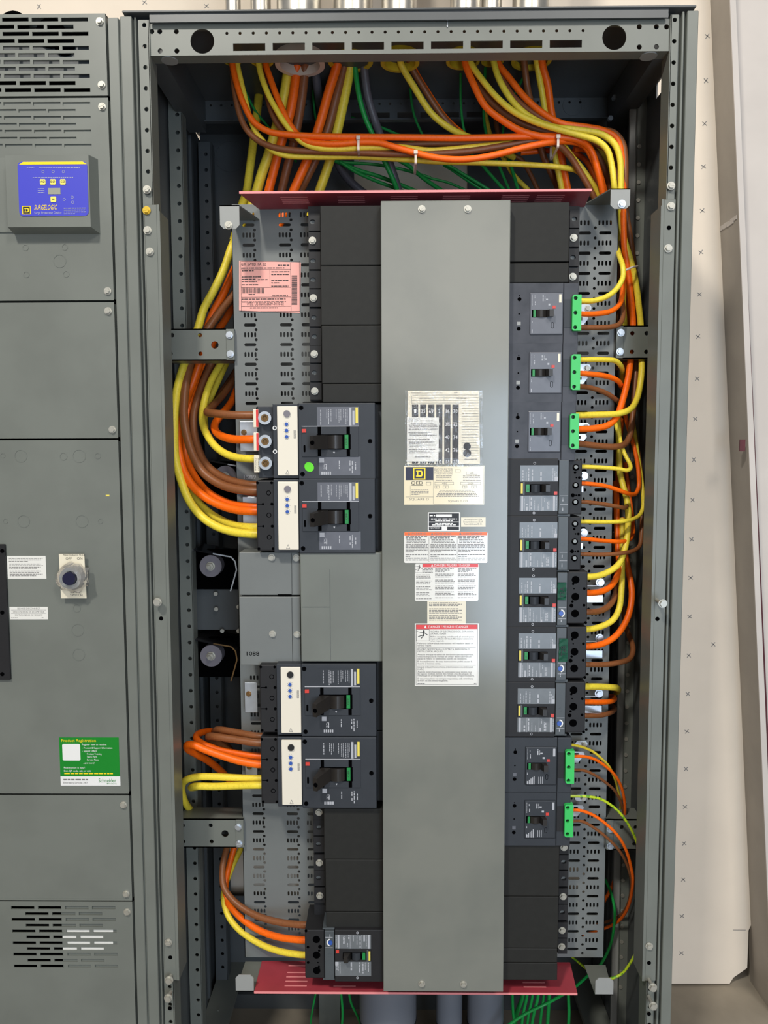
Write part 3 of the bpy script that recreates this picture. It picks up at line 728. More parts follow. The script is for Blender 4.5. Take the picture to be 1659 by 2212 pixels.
p = Print(dd-.0022)
for x0_, x1_, y in ((884, 906, 905), (882, 935, 909), (888, 938, 914), (883, 944, 918.5), (885, 945, 922), (883, 945, 927), (882, 930, 934), (885, 922, 937), (885, 943, 940), (882, 930, 949), (884, 938, 955), (884, 910, 958), (885, 944, 961.5), (885, 911, 965), (883, 940, 971), (885, 932, 974.5), (884, 936, 978), (896, 930, 987)): p.l(x0_, x1_, y, 1.6)
p.done('slip_print', GREYPR, o)
p = U(1009, 964, dd); b = B().cyl((p.x, dd, p.z), (0, -1, 0), .0072, .0008, 20)
p = U(1009, 979, dd); b.cyl((p.x, dd, p.z), (0, -1, 0), .0078, .0008, 20); b.build('key_hole', BLACK, pk, 'black keyhole shape')
yb = dd-.004
b = B()
N = 9; g = []
for j in range(N+1):
    row = []
    for i in range(N+1):
        q = U(875+i*(1042-875)/N, 844+j*(1008-844)/N, DC); row.append(b.bm.verts.new((q.x, yb-random.uniform(0, .003)*(0 < i < N and 0 < j < N), q.z)))
    g.append(row)
for j in range(N):
    for i in range(N): b.bm.faces.new((g[j][i], g[j][i+1], g[j+1][i+1], g[j+1][i]))
b.build('clear_pouch', FILM, pk, 'clear plastic pouch')
# nameplates and labels on the cover
d = DC-.0001
o = sticker('nameplate', 873, 1006, 1046, 1090, d, cov, LABELY, 'pale equipment nameplate with a yellow boxed capital on a dark band', 0, .0008)
p = Print(d-.0004); p.r(876, 1009, 936, 1037).done('dark_band', SQB, o)
badge(892.5, 1010, 919, 1036, d-.0011, o)
p = Print(d-.0004); p.t('QED', 888, 1046.5, 7, 26).r(889, 1048, 914, 1048.8).done('bold_print', BLACK, o)
p = Print(d-.0004)
p.frame(936, 1007, 1045, 1089, .5).r(876, 1073, 936, 1073.6).r(886, 1049, 886.4, 1071)
p.t('SQUARE D', 884, 1080.5, 5, 43).t('SQUARE D CO.', 968, 1084.5, 4.4, 44)
p.t('ENCLOSURE TYPE', 938, 1015.5, 4, 40).t('TIPO DE GABINETE', 938, 1020, 4, 40).t("TYPE D'ARMOIRE", 938, 1024.5, 4, 40)
for f_ in ((983, 1014, 995, 1020), (1007, 1019, 1031, 1025), (939, 1041, 980, 1047), (995, 1041, 1038, 1047), (939, 1049, 949, 1055), (957, 1049, 969, 1055), (999, 1049, 1009, 1055), (1018, 1049, 1030, 1055), (921, 1041, 931, 1048)): p.frame(*f_, .5)
p.t('60', 1016, 1024, 4, 7).t('2000', 1010, 1046, 4, 13).t('480', 955, 1046, 4, 11).t('3', 942, 1054, 4).t('4', 961, 1054, 4).t('3', 1003, 1054, 4).t('4', 1022, 1054, 4)
for i in range(4): p.l(942, 976, 1028+i*3.3, 1.2).l(1000, 1038, 1028+i*3.3, 1.2)
for i in range(5): p.l(950-i*2, 1022+i*3, 1059+i*3.3, 1.4)
for i in range(4): p.l(889, 926-(i == 3)*20, 1058+i*3.4, 1.2)
p.done('fine_print', GREYPR, o)
o = sticker('serial_plate', 924, 1106.5, 994, 1147.5, d, cov, WHITE, 'small black and white serial plate', .002, .0008)
p = Print(d-.0004); p.r(926.5, 1109, 991.5, 1136).r(926.5, 1138, 954, 1145).r(966, 1138, 991.5, 1145).done('black_ground', BLACK, o)
p = Print(d-.0006); p.r(942, 1111, 976, 1117).l(928, 940, 1114, 2.5).l(931, 987, 1121, 2.4).l(940, 978, 1125, 2).r(927, 1126.8, 991, 1128.2).l(940, 978, 1131, 2.2).l(933, 985, 1134, 2.2).t('SQUARE D', 928, 1142, 3.6, 22)
p.done('white_print', WHITE, o)
o = sticker('assembly_label', 996, 1117.5, 1049, 1138, d, cov, LABELC, 'small cream assembly label right of the serial plate')
p = Print(d); p.t('Assembled in USA', 1003, 1124, 4, 39).t('Ensamblado en EUA', 1001, 1129, 4, 43).t('Assembl\u00e9 aux \u00c9.-U.', 1002, 1134, 4, 40).done('label_print', GREYPR, o)
o = sticker('warning_label', 873, 1149, 1053, 1216, d, cov, LABELW, 'white warning label with an orange head', .003)
p = Print(d); p.r(873.5, 1149.5, 1052.5, 1156.5).done('orange_head', ORNG, o)
p = Print(d-.0003); p.t('WARNING', 887, 1155.3, 4.6, 33).t('ADVERTENCIA', 938, 1155.3, 4.6, 38).t('AVERTISSEMENT', 1000, 1155.3, 4.6, 42)
for px in (884, 934, 995): p.t('\u25b2', px-3, 1155.2, 5, 5)
for x0_, x1_ in ((876, 924), (930, 985), (990, 1048)):
    for i in range(2): p.l(x0_, x1_-i*14, 1159+i*3, 2)
    for i in range(3): p.l(x0_+2, x1_-5+i, 1166+i*3, 1.6)
    for i in range(6): p.l(x0_, x1_-(i == 5)*30, 1176+i*3.2, 1.6)
    for i in range(4): p.l(x0_, x1_-(i == 1)*38, 1198+i*3.8, 1.7)
p.r(926.5, 1158, 927, 1213).r(987.5, 1158, 988, 1213).done('label_print', GREYPR, o)
def mann(p, x, y, s):      # falling figure of the shock symbol
    c = U(x, y, p.d); k = p.k*s
    def limb(a, e, w):
        A = Vector((c.x+a[0]*k, c.z-a[1]*k)); E = Vector((c.x+e[0]*k, c.z-e[1]*k)); n = (E-A).normalized().orthogonal()*w*k
        p.b.poly([(A.x-n.x, A.y-n.y), (E.x-n.x*.7, E.y-n.y*.7), (E.x+n.x*.7, E.y+n.y*.7), (A.x+n.x, A.y+n.y)], p.d-.00012, p.d)
    limb((0, -4.4), (0, 2), 1.5); limb((0, 2), (-5.5, 9), 1); limb((0, 1.5), (-12, 5), .9); limb((0, -4), (8, 1.5), .9); limb((0, -4), (-7.5, -4.2), .7); limb((-15, -6.8), (-6.5, -3.6), .35)
    p.b.poly(circ(c.x, c.z+6.8*k, 1.9*k, 12), p.d-.00012, p.d)
o = sticker('danger_label', 896, 1217, 1033.5, 1298, d, cov, LABELW, 'white danger label in three columns with a red head', .003)
p = Print(d); p.r(913, 1217.5, 1033, 1225).done('red_head', DRED, o)
p = Print(d-.0003); p.t('\u25b2 DANGER / PELIGRO / DANGER', 931, 1223.8, 5, 86).done('head_print', WHITE, o)
p = Print(d); mann(p, 906, 1227, .8); p.frame(897, 1218, 913, 1237, .4)
for x0_, x1_, y0 in ((899, 934, 1242), (940, 982, 1240), (989, 1029, 1240)):
    for i in range(17): 
        if i % 4 != 3: p.l(x0_, x1_-random.randint(0, 9), y0+i*3.2, 1.5)
for i in range(4): p.l(914 if i else 917, 935, 1228+i*2.8, 1.5)
for x0_ in (940, 989):
    for i in range(3): p.l(x0_, x0_+40-i*9, 1228.5+i*3, 1.8)
p.done('label_print', GREYPR, o)
o = sticker('notice_label', 923, 1298.5, 1006, 1347, d, cov, LABELC, 'cream notice label between the two danger labels')
p = Print(d)
for i, (n_, y0) in enumerate(((3, 1302), (4, 1315), (4, 1330))):
    for k in range(n_): p.l(927, 990+(k % 2)*8, y0+k*3.2, 1.5)
p.done('label_print', GREYPR, o)
d2 = d-.0002
o = sticker('danger_label', 896, 1346.5, 1034, 1481.5, d2, cov, LABELW, 'lowest and largest danger label with a red head')
p = Print(d2); p.r(898.5, 1349.5, 1031.5, 1359).done('red_head', DRED, o)
p = Print(d2-.0003); p.t('DANGER / PELIGRO / DANGER', 926, 1357, 6, 88).t('\u25b2', 916, 1357, 6, 6).done('head_print', WHITE, o)
p = Print(d2); p.frame(898.5, 1349, 1031.5, 1479, .6).frame(899, 1359.5, 927.5, 1384.5, .5); mann(p, 915.5, 1370, 1.05)
for s, px, py, h, w in (('HAZARD OF ELECTRIC SHOCK, EXPLOSION,', 929, 1366, 3.6, 98), ('OR ARC FLASH', 929, 1370.5, 3.6, 35), ('Before energizing switchboard, all unused spaces', 930, 1377, 3.6, 97), ('must be filled with blank fillers (and extensions', 930, 1381.5, 3.6, 94), ('when required).', 930, 1386, 3.6, 30),
    ('Failure to follow these instructions will result in death or', 902, 1391.5, 3.8, 124), ('serious injury.', 902, 1396, 3.8, 31), ('PELIGRO DE DESCARGA EL\u00c9CTRICA, EXPLOSI\u00d3N O', 902, 1404.5, 3.6, 116), ('DESTELLO POR ARQUEO', 902, 1409, 3.6, 56),
    ('Antes de energizar el tablero de distribuci\u00f3n tipo autosoportado,', 902, 1415.5, 3.6, 125), ('todos los espacios de montaje sin utilizar deben cubrirse con', 902, 1420, 3.6, 120), ('placas de relleno (y extensiones cuando sea necesario).', 902, 1424.5, 3.6, 110),
    ('El incumplimiento de estas instrucciones podr\u00e1 causar la', 902, 1430.5, 3.8, 122), ('muerte o lesiones serias.', 902, 1435, 3.8, 52), ("RISQUE D'\u00c9LECTROCUTION, D'EXPLOSION OU D'\u00c9CLAIR", 902, 1443, 3.6, 124), ("D'ARC", 902, 1447.5, 3.6, 14),
    ('Avant de mettre le panneau de commutation sous tension, tous', 902, 1453, 3.6, 121), ('les espaces inutilis\u00e9s doivent \u00eatre remplis avec des plaques de', 902, 1457, 3.6, 120), ('remplissage (et prolongateurs de remplissage lorsque n\u00e9cessaire).', 902, 1461, 3.6, 127),
    ('Si ces pr\u00e9cautions ne sont pas respect\u00e9es, cela entra\u00eenera', 902, 1467.5, 3.8, 124), ('la mort ou des blessures graves.', 902, 1472, 3.8, 68)): p.t(s, px, py, h, w)
p.r(902, 1398, 1028, 1398.4).r(902, 1436.8, 1028, 1437.2).l(902, 918, 1476.5, 1).l(1024, 1029, 1476.5, 1)
p.done('label_print', BLACK, o)

# ================================================================ gray blank plates left of the cover
DB = .022
def plate(name, px0, py0, px1, py1, d, th, m, label, group, screws=(), cat='blank plate', bev=.0015):
    x0, x1, z0, z1 = R(px0, py0, px1, py1, d)
    t = thing(name, ((x0+x1)/2, d+th/2, z0), label, cat, group)
    B().box(x0, x1, d, d+th, z0, z1, bev, seg=2).build('plate', m, t)
    for a, c in screws: screw(U(a, c, d), t, .0072)
    return t
gp = 'grey blank plates left of the centre cover'
plate('blank_plate', 649.5, 1194, 826, 1429, .03, .08, GREY, 'large square grey blank plate beside the centre cover, scribed with faint lines', gp)
plate('blank_plate', 517, 1193, 649, 1285.5, .055, .06, PANG, 'upper of the two narrow grey plates below the second big breaker', gp, ((587, 1204), (640, 1205)))
plate('blank_plate', 518, 1289, 649, 1437, .055, .06, PANG, 'lower of the two narrow grey plates, with stamped digits below its screws', gp, ((589, 1369), (642, 1370)))
p = Print(.03-.0002); p.r(713, 1230, 713.5, 1426).r(652, 1311, 712, 1311.5); o = p.b.build('scribed_line', DGREY, [x for x in bpy.data.objects if x.name == 'blank_plate'][0], 'faint scribed lines')
p = Print(.055-.0002); p.r(630, 1195, 630.6, 1284).r(600, 1283.6, 630, 1286.4); p.done('seam', DARK, bpy.data.objects['blank_plate.001'])
p = Print(.055-.0002); p.r(631, 1290, 631.6, 1430).t('1088', 533, 1416, 9, 28).done('seam', DARK, bpy.data.objects['blank_plate.002'])
# black filler plates
gf = 'black filler plates over the unused breaker spaces'
DFI = .042
for i, (a, y0, c, y1, lab) in enumerate(((692, 444, 826, 573.5, 'black filler plate at the top, left of the centre cover, under the red board'), (693, 574.5, 826, 702, 'black filler plate second from the top, right of the pink sheet'),
        (695, 703, 826, 828, 'black filler plate third from the top in the left stack'), (697, 829, 826, 869, 'narrow black filler strip just above the breaker with the green dot'),
        (700, 1747, 828, 1856, 'upper black filler plate below the lowest big breaker'), (703, 1857, 828, 1969, 'black filler plate in the middle of the lower left stack'), (705, 1970, 828, 2007, 'narrow black filler strip just above the small lower left breaker'),
        (1096, 437, 1230, 565, 'black filler plate at the top right of the centre cover'), (1096, 568, 1229, 610.5, 'narrow black filler strip just above the uppermost green-tabbed breaker'),
        (1085, 1823, 1208, 1936, 'black filler plate just below the lowest green-tabbed breaker'), (1084, 1937, 1206, 2048, 'black filler plate in the middle of the lower right stack'), (1084, 2049, 1204, 2079, 'narrow black filler strip second from the bottom right'), (1084, 2080, 1204, 2117, 'lowest black filler strip, resting above the red board'))):
    plate('filler_plate', a, y0, c, y1, DFI, .09, FILL, lab, gf, cat='filler plate')
# clip rails
def rail(px0, px1, py0, py1, cells, label):
    d = .085; x0, x1, z0, z1 = R(px0, py0, px1, py1, d)
    t = thing('clip_rail', ((x0+x1)/2, d, z0), label, 'mounting rail', 'black clip rails beside the filler plates')
    B().box(x0, x1, d+.008, d+.06, z0, z1).build('rail', BLACKP, t)
    for px, py, k in cells:
        p = U(px, py, d); h = .0172
        hs = [] if k else [slot(p.x, p.z, .011, .0085)]
        c = B().poly(rct(x0+.001, x1-.002, p.z-h, p.z+h), d, d+.009, hs); c.build('clip', BLACKP, t)
        if k: screw(p, t, .0076)
        else: 
            B().box(p.x-.004, p.x+.0055, d+.0065, d+.0085, p.z-.0042, p.z+.0042).box(p.x-.006, p.x-.002, d+.004, d+.0085, p.z-.003, p.z+.003).build('clip_window', PANG, t)
rail(667, 695, 443, 866, [(675, 479, 0), (675, 520, 1), (676, 563, 0), (676, 604, 0), (677, 644, 1), (678, 686, 0), (679, 727, 0), (679, 765, 1), (679, 805, 0), (680, 845, 1)], 'black clip rail at the upper left beside the tall filler stack')
rail(677, 703, 1748, 1988, [(689, 1754, 1), (689, 1788, 0), (688, 1824, 0), (690, 1863, 1), (688, 1897, 0), (691, 1934, 1)], 'black clip rail at the lower left above the small breaker')
rail(1229, 1253, 443, 620, [(1241, 473, 0), (1239, 514, 1), (1238, 556, 0), (1237, 598, 1)], 'black clip rail at the upper right, above the green-tabbed breakers')
rail(1206, 1229, 1813, 2062, [(1218, 1830, 1), (1218, 1862, 0), (1218, 1898, 0), (1216, 1936, 1), (1215, 1971, 0), (1214, 2009, 1), (1213, 2044, 1)], 'black clip rail at the lower right beside the perforated sheet')

# ================================================================ breakers
def local(root, px0, py0, kx, kz, flip=1):
    o = root.location
    return lambda px, py: (o.x+flip*(px-px0)/kx/1000, o.z-flip*(py-py0)/kz/1000)
def lbox(b, L, px0, py0, px1, py1, y0, y1, yo, bev=0):
    a, c = L(px0, py0), L(px1, py1)
    return b.box(min(a[0], c[0]), max(a[0], c[0]), yo+y0, yo+y1, min(a[1], c[1]), max(a[1], c[1]), bev)
GL = 'large breakers at the left'
def big_breaker(px, py, label, cover, dot=False, handle_drop=0):
    d = .026; p0 = U(px, py, d)
    t = thing('circuit_breaker', (p0.x, d, p0.z), label, 'circuit breaker', GL)
    L = local(t, 643, 870, 1.087, 1.075); yo = d
    def bx(name, q, y0, y1, m, par=t, bev=.0, lab=None): return lbox(B(), L, *q, y0, y1, yo, bev).build(name, m, par, lab)
    bx('body', (643.3, 870.5, 809, 1032), 0, .112, NAVY, bev=.0018)
    bx('base', (809, 871, 827, 1032), .035, .115, NAVY, bev=.001)
    bx('trip_unit', (588, 872, 643, 1030), .004, .112, NAVY, bev=.0012)
    f = bx('trip_panel', (598, 877, 642, 1024), -.0008, .004, CREAM, bev=.0012, lab='cream trip setting panel')
    x, z = L(619.5, 893); B().cyl((x, yo-.0008, z), (0, -1, 0), .0066, .003, 24).build('test_plug', DISC if not cover or py < 1300 else BLACKP, f)
    for yy in (915, 928.5, 941.5):
        x, z = L(618.5, yy); o = B().cyl((x, yo-.0008, z), (0, -1, 0), .0034, .0025, 16).build('dial', BLUE, f, 'blue setting dial')
        b = B()
        for k in range(9):
            a = k*.7; b.quad(x+.0052*math.cos(a)-.0005, x+.0052*math.cos(a)+.0005, z+.0052*math.sin(a)-.0005, z+.0052*math.sin(a)+.0005, yo-.0009)
        b.build('dial_marks', GREYPR, o)
    b = B()
    x, z = L(636, 938); 
    for k in range(5): b.dashes(z-.007, z+.009, x-.002+k*.0009, yo-.0009, .0006, True)
    x, z = L(619, 1017); b.poly([(x-.004, z-.004), (x+.004, z-.004), (x, z+.005)], yo-.001, yo-.0009, [[(x-.0028, z-.0032), (x+.0028, z-.0032), (x, z+.003)]])
    b.build('panel_print', GREYPR, f)
    if cover:
        c = bx('lug_cover', (549, 875, 598, 1028), .012, .112, BLACKP, bev=.0025)
        b = B(); s = B()
        for yy in (902, 950, 998):
            x, z = L(576, yy); b.ring((x, yo+.0121, z), (0, -1, 0), .0048, .0036, .0006, 20)
        for yy in (926, 974):
            x, z = L(560, yy); s.box(x-.008, x+.002, yo+.0112, yo+.0121, z-.0007, z+.0007).cyl((x+.003, yo+.0121, z), (0, -1, 0), .0022, .0009, 12)
            x, z = L(583, yy); s.cyl((x, yo+.0121, z), (0, -1, 0), .003, .0009, 12); x, z = L(593, yy); s.cyl((x, yo+.0121, z), (0, -1, 0), .0045, .0009, 14)
        for xx, yy in ((552, 880), (583, 880), (553, 1023), (584, 1023)):
            x, z = L(xx, yy); s.cyl((x, yo+.0121, z), (0, -1, 0), .0028, .0008, 10)
        b.build('cover_ring', DARK, c); s.build('cover_slit', DARK, c)
    else:
        c = bx('lug_block', (550, 875, 598, 1030), .030, .112, NAVY, bev=.0015)
        for i, yy in enumerate((901, 951, 998)):
            x, z = L(568.5, yy)
            o = B().ring((x, yo+.03, z), (0, -1, 0), .0132, .0078, .014, 28).build('lug', ZINC, c, 'bright cable lug with a hex socket')
            B().ring((x, yo+.019, z), (0, -1, 0), .0080, .0055, .003, 6).cyl((x, yo+.028, z), (0, -1, 0), .0078, .002, 20).build('hex_socket', COPPER, o)
            q = lbox(B(), L, 543, (882, 932, 981)[i], 554 if i < 2 else 555, (921, 971, 1018)[i], .018, .06, yo, .001).build('lug_marker', LABELC, c, 'cream lug marker')
            if i < 2: lbox(B(), L, 549.5, (883, 933)[i], 554.2, (920, 970)[i], .0172, .018, yo).build('red_stripe', DRED, q)
            else:
                b = B(); x2, z2 = L(549.5, 1000)
                for k in range(3): b.dashes(z2-.013, z2+.013, x2-.003+k*.003, yo+.0178, .0011, True)
                b.build('marker_print', GREYPR, q)
            for yy2 in (923, 973):
                if i == 0: x3, z3 = L(592, yy2); B().ring((x3, yo+.004, z3), (0, -1, 0), .0042, .0026, .001, 16).build('clip_ring', WHITE, c)
    # rating labels
    for q, key in (((684, 879, 774, 919.5), 'u'), ((687, 984.5, 777, 1024), 'l')):
        o = bx('rating_label', q, -.0004, 0, LABG if py < 1300 else NAVY, lab='rating label of fine sideways print')
        b = B()
        if key == 'u':
            for xx, n_ in ((692, 1.6), (705, 1.2), (709, 1.2), (714, 1.0), (725, 1.1), (731, .9), (735, .9), (741, 1.2), (746, .9), (749, .9)):
                x, z = L(xx, 917); b.dashes(z+random.uniform(0, .014), z+.031, x, yo-.0005, n_*.001, True)
            x, z = L(753, 899); b.quad(x, x+.0045, z-.018, z+.017, yo-.0006)
            x, z = L(760, 902); b.quad(x, x+.004, z-.014, z+.014, yo-.0006)
            b.build('label_print', PALEP, o)
            x, z = L(766.5, 897); B().quad(x, x+.0048, z-.015, z+.0155, yo-.0006).build('yellow_mark', YTAG, o)
        else:
            x, z = L(688, 986); b.quad(x, x+.0095, z-.010, z-.001, yo-.0006)
            x, z = L(697.5, 1000); b.text('C', x, z, yo-.0006, .0062, None, 'L', -90); x, z = L(697.5, 1007); b.text('E', x, z, yo-.0006, .0062, None, 'L', -90)
            for xx, a, c_ in ((703, 1000, 1012), (731, 993, 1010), (754, 993, 1003), (754, 1008, 1014), (759, 992, 1020), (766, 996, 1012)):
                x, z = L(xx, c_); x2, z2 = L(xx, a); b.dashes(z, z2, x, yo-.0006, .0018, True)
            for k in range(5): x, z = L(692+k*4.5, 1021); b.quad(x, x+.0028, z-.0015, z+.0045, yo-.0006)
            b.build('label_print', PALEP, o)
    e = bx('escutcheon', (651, 919.5, 773, 984), -.0022, .001, NAVY, bev=.0006)
    bx('escutcheon_ridge', (651, 919, 773, 920.4), -.0026, .001, PALEP, e, lab='pale worn top edge')  # thin strip paler than the escutcheon below it
    for xx in (685, 747): bx('dark_slot', (xx, 921, xx+7.5, 983), -.0024, -.002, DARK, e)
    bx('handle_slot', (683, 937, 756, 969), -.0026, -.002, DARK, e)
    x, z = L(720, 976); b = B(); b.poly([(x-.002, z+.002), (x+.002, z+.002), (x, z-.002)], yo-.0025, yo-.0022); b.build('pointer_mark', PALEP, e)
    a0, a1 = L(706, 939), L(738, 967)
    b = B(); n_ = 8
    prof = [(a0[0]+(a1[0]-a0[0])*k/n_, yo-.003-.006*math.sin(math.pi*k/n_)) for k in range(n_+1)]
    b.poly(prof, a1[1], a0[1], ax='z'); b.build('handle_barrel', HANDLE, e)
    h0, h1, h2 = L(707, 938.5), L(707, 968), L(671, 941); h3 = L(671, 969)
    dz = -handle_drop/1075; dz2 = dz
    b = B().hexa([Vector(q) for q in ((h0[0], yo-.004, h0[1]), (h0[0], yo-.004, h1[1]), (h2[0]+.008, yo-.034, h3[1]+dz2), (h2[0]+.008, yo-.034, h2[1]+dz2),
                                      (h0[0]-.020, yo-.002, h0[1]), (h0[0]-.020, yo-.002, h1[1]), (h2[0], yo-.030, h3[1]+dz2), (h2[0], yo-.030, h2[1]+dz2))])
    hd = b.build('toggle_handle', HANDLE, t)
    x, z = L(677, 955+handle_drop); B().cyl((x, yo-.0325, z), (-.45, -1, 0), .0045, .001, 16).build('handle_hole', DARK, hd)
    g = bx('off_flag', (743, 938, 751, 967.5), -.0032, -.002, GTAG, e, lab='green off flag')
    x, z = L(749, 959); B().text('OFF', x, z, yo-.0034, .0045, .013, 'L', 90).build('flag_print', BLACK, g)
    bx('trip_button', (651.5, 925.5, 660.5, 933), -.004, -.001, REDB, e, lab='red push-to-trip button')
    x, z = L(656.5, 967); B().poly(slot(x, z, .004, .014), yo-.0026, yo-.002).build('seal_slot', DARK, e)
    for xx, yy in ((650, 880.5), (651.5, 1021), (797.5, 951.5)):
        x, z = L(xx, yy); o = B().ring((x, yo+.0001, z), (0, -1, 0), .0045, .0032, .0008, 18).cyl((x, yo, z), (0, -1, 0), .003, .0004, 12).build('cover_screw', DARK, t)
    if dot:
        x, z = L(666, 1006); o = B().poly([(x+.009*math.cos(a*.262)*1.05, z+.0095*math.sin(a*.262)+.003*math.cos(a*.262)*-.4) for a in range(24)], yo-.0006, yo).build('dot_sticker', LIME, t, 'lime green dot sticker')
    # zinc fixing strap behind the lugs
    dy = py-870; s0 = (5 if cover else 0)+(px-643)*.8; q = R(518+s0, 910+dy, 556, 975+dy, .126)
    m = B().box(q[0], q[1], .126, .128, q[2], q[3], .0008).build('fixing_strap', ZINC, t, 'bright zinc fixing strap')
    bolt_b(U(527+s0, 934+dy, .126), .006, 30).build('strap_screw', COPPER, m)
    return t
big_breaker(643.3, 870, 'large charcoal breaker with three bare lug screws and a lime green dot sticker', False, True)
big_breaker(644.5, 1033, 'large charcoal breaker with a black lug cover, directly below the one with the green dot', True, False, 2)
big_breaker(650, 1434.5, 'large charcoal breaker just below the square grey blank plate, no cable in its lugs', True, False, 7)
big_breaker(651.5, 1592, 'lowest large charcoal breaker, fed by looping orange and yellow cables', True, False, 8)

GM = 'black breakers with grey rating plates'
def mid_breaker(px, py, label, kind, flip=1, ):
    """kind: open lugs / cover / cover with a dial"""
    d = .032; p0 = U(px, py, d)
    t = thing('circuit_breaker', (p0.x, d, p0.z), label, 'circuit breaker', GM)
    L = local(t, 1096, 990, 1.06, 1.06, flip); yo = d
    def bx(name, q, y0, y1, m, par=t, bev=.0, lab=None): return lbox(B(), L, *q, y0, y1, yo, bev).build(name, m, par, lab)
    bx('body', (1094, 991, 1203.5, 1112), 0, .1, BLACKP, bev=.0012)
    a = bx('accessory_strip', (1205, 994, 1226, 1108), .001, .1, STRIPG, bev=.001)
    bx('strip_end', (1204, 1108.5, 1231, 1112), .006, .1, STRIPG, bev=.0006); bx('strip_end', (1204, 990.5, 1231, 993.5), .006, .1, STRIPG, bev=.0006)
    b = B()
    ly = (1069, 1087) if kind != 'D' else (1069.5, 1093.5)
    for yy in ly: lbox(b, L, 1208, yy, 1224.5, yy+.9, .0004, .001, yo)
    for yy in ((1073, 1081), (1093, 1101)):
        x, z = L(1214, yy[1]); x2, z2 = L(1214, yy[0]); b.dashes(min(z, z2), max(z, z2), x, yo+.0009, .0016, True)
    b.build('strip_print', PALEP, a)
    x, z = L(1215, 1052); B().ring((x, yo+.0011, z), (0, -1, 0), .0042, .0036, .0004, 16).build('knockout', STRIPG, a)
    if kind == 'D':
        x, z = L(1213, 1082); o = B().cyl((x, yo+.001, z), (0, -1, 0), .0046, .0022, 20).build('dial', BLUE, a, 'blue setting dial')
        b = B(); pts = [(x+flip*.0056*math.cos(k*.3-1.35), z+.0056*math.sin(k*.3-1.35)) for k in range(10)] + [(x+flip*.0082*math.cos(k*.3-1.35), z+.0082*math.sin(k*.3-1.35)) for k in range(9, -1, -1)]
        b.poly(pts, yo+.0006, yo+.001); b.build('dial_scale', WHITE, a)
    for q, key in (((1123, 1005, 1203, 1039), 'u'), ((1123, 1068.5, 1202.5, 1101), 'l')):
        o = bx('rating_label', q, -.0005, 0, LABG2, lab='grey rating label of sideways print')
        b = B()
        if key == 'u':
            for xx, w_, n_ in ((1129, 22, 1.9), (1136, 18, 1.1), (1141, 26, 2.2), (1149, 24, 2.2), (1167, 19, 3.4), (1192, 26, 1.4), (1196, 20, 1.6), (1199, 18, 1.6)):
                x, z = L(xx, 1037); x2, z2 = L(xx, 1037-w_); b.dashes(min(z, z2), max(z, z2), x, yo-.0006, n_*.0009, True)
            lbox(b, L, 1195.5, 1029, 1202.5, 1038, -.0008, -.0005, yo)
        else:
            lbox(b, L, 1126, 1069, 1130, 1101, -.0008, -.0005, yo); lbox(b, L, 1193, 1069, 1197, 1101, -.0008, -.0005, yo)
            for xx in (1143, 1169): lbox(b, L, xx, 1069, xx+.7, 1101, -.0008, -.0005, yo)
            for xx, a_, c_, n_ in ((1133, 1074, 1100, 1), (1138, 1086, 1100, 4), (1147, 1071, 1098, 3), (1154, 1078, 1099, 1.4), (1160, 1086, 1088, 7), (1162, 1086, 1100, 1.4), (1175, 1073, 1082, 1.5), (1181, 1080, 1098, 2.4), (1184, 1080, 1098, 2.2), (1172, 1091, 1100, 3), (1200, 1072, 1099, 1.6)):
                x, z = L(xx, c_); x2, z2 = L(xx, a_); b.dashes(min(z, z2), max(z, z2), x, yo-.0006, n_*.0008, True)
        b.build('label_print', PALEP, o)
    e = bx('handle_plate', (1123, 1039.5, 1203, 1068), -.002, 0, BLACKP, bev=.0005)
    bx('yellow_mark', (1124.5, 1042.5, 1128.6, 1064), -.0026, -.002, YTAG, e, lab='yellow strip'); bx('mark_plate', (1129, 1040, 1132.5, 1067), -.0023, -.002, STRIPG, e)
    bx('handle_slot', (1135, 1044.5, 1185, 1061.5), -.0023, -.0018, DARK, e)
    g = bx('off_flag', (1135.8, 1045, 1142.5, 1061), -.0034, -.002, GTAG, e, lab='green off flag')
    x, z = L(1141, 1057.5); B().text('O', x, z, yo-.0036, .003, None, 'L', 90).build('flag_print', BLACK, g)
    a0, a1 = L(1146, 1045.5), L(1165, 1061); n_ = 8
    xs_ = sorted((a0[0], a1[0])); prof = [(xs_[0]+(xs_[1]-xs_[0])*k/n_, yo-.002-.005*math.sin(math.pi*k/n_)) for k in range(n_+1)]
    B().poly(prof, min(a0[1], a1[1]), max(a0[1], a1[1]), ax='z').build('handle_barrel', NAVY, e)
    a0, a1 = L(1168, 1045), L(1183, 1061); x0_, x1_ = sorted((a0[0], a1[0])); z0_, z1_ = sorted((a0[1], a1[1]))
    B().hexa([Vector(q) for q in ((x0_, yo-.002, z0_), (x1_, yo-.002, z0_), (x1_, yo-.002, z1_), (x0_, yo-.002, z1_), (x0_+.003+.003*flip, yo-.016, z0_+.001), (x1_-.003+.003*flip, yo-.016, z0_+.001), (x1_-.003+.003*flip, yo-.016, z1_-.001), (x0_+.003+.003*flip, yo-.016, z1_-.001))]).build('toggle_handle', HANDLE, t)
    bx('trip_button', (1194, 1060, 1201, 1067), -.0035, -.001, REDB, e, lab='red push-to-trip button')
    for xx, yy in ((1153.5, 1000.5), (1153, 1105.5)):
        x, z = L(xx, yy); B().ring((x, yo+.0001, z), (0, -1, 0), .0026, .0016, .0006, 14).build('cover_screw', PALEP, t)
    b = B(); s = B()
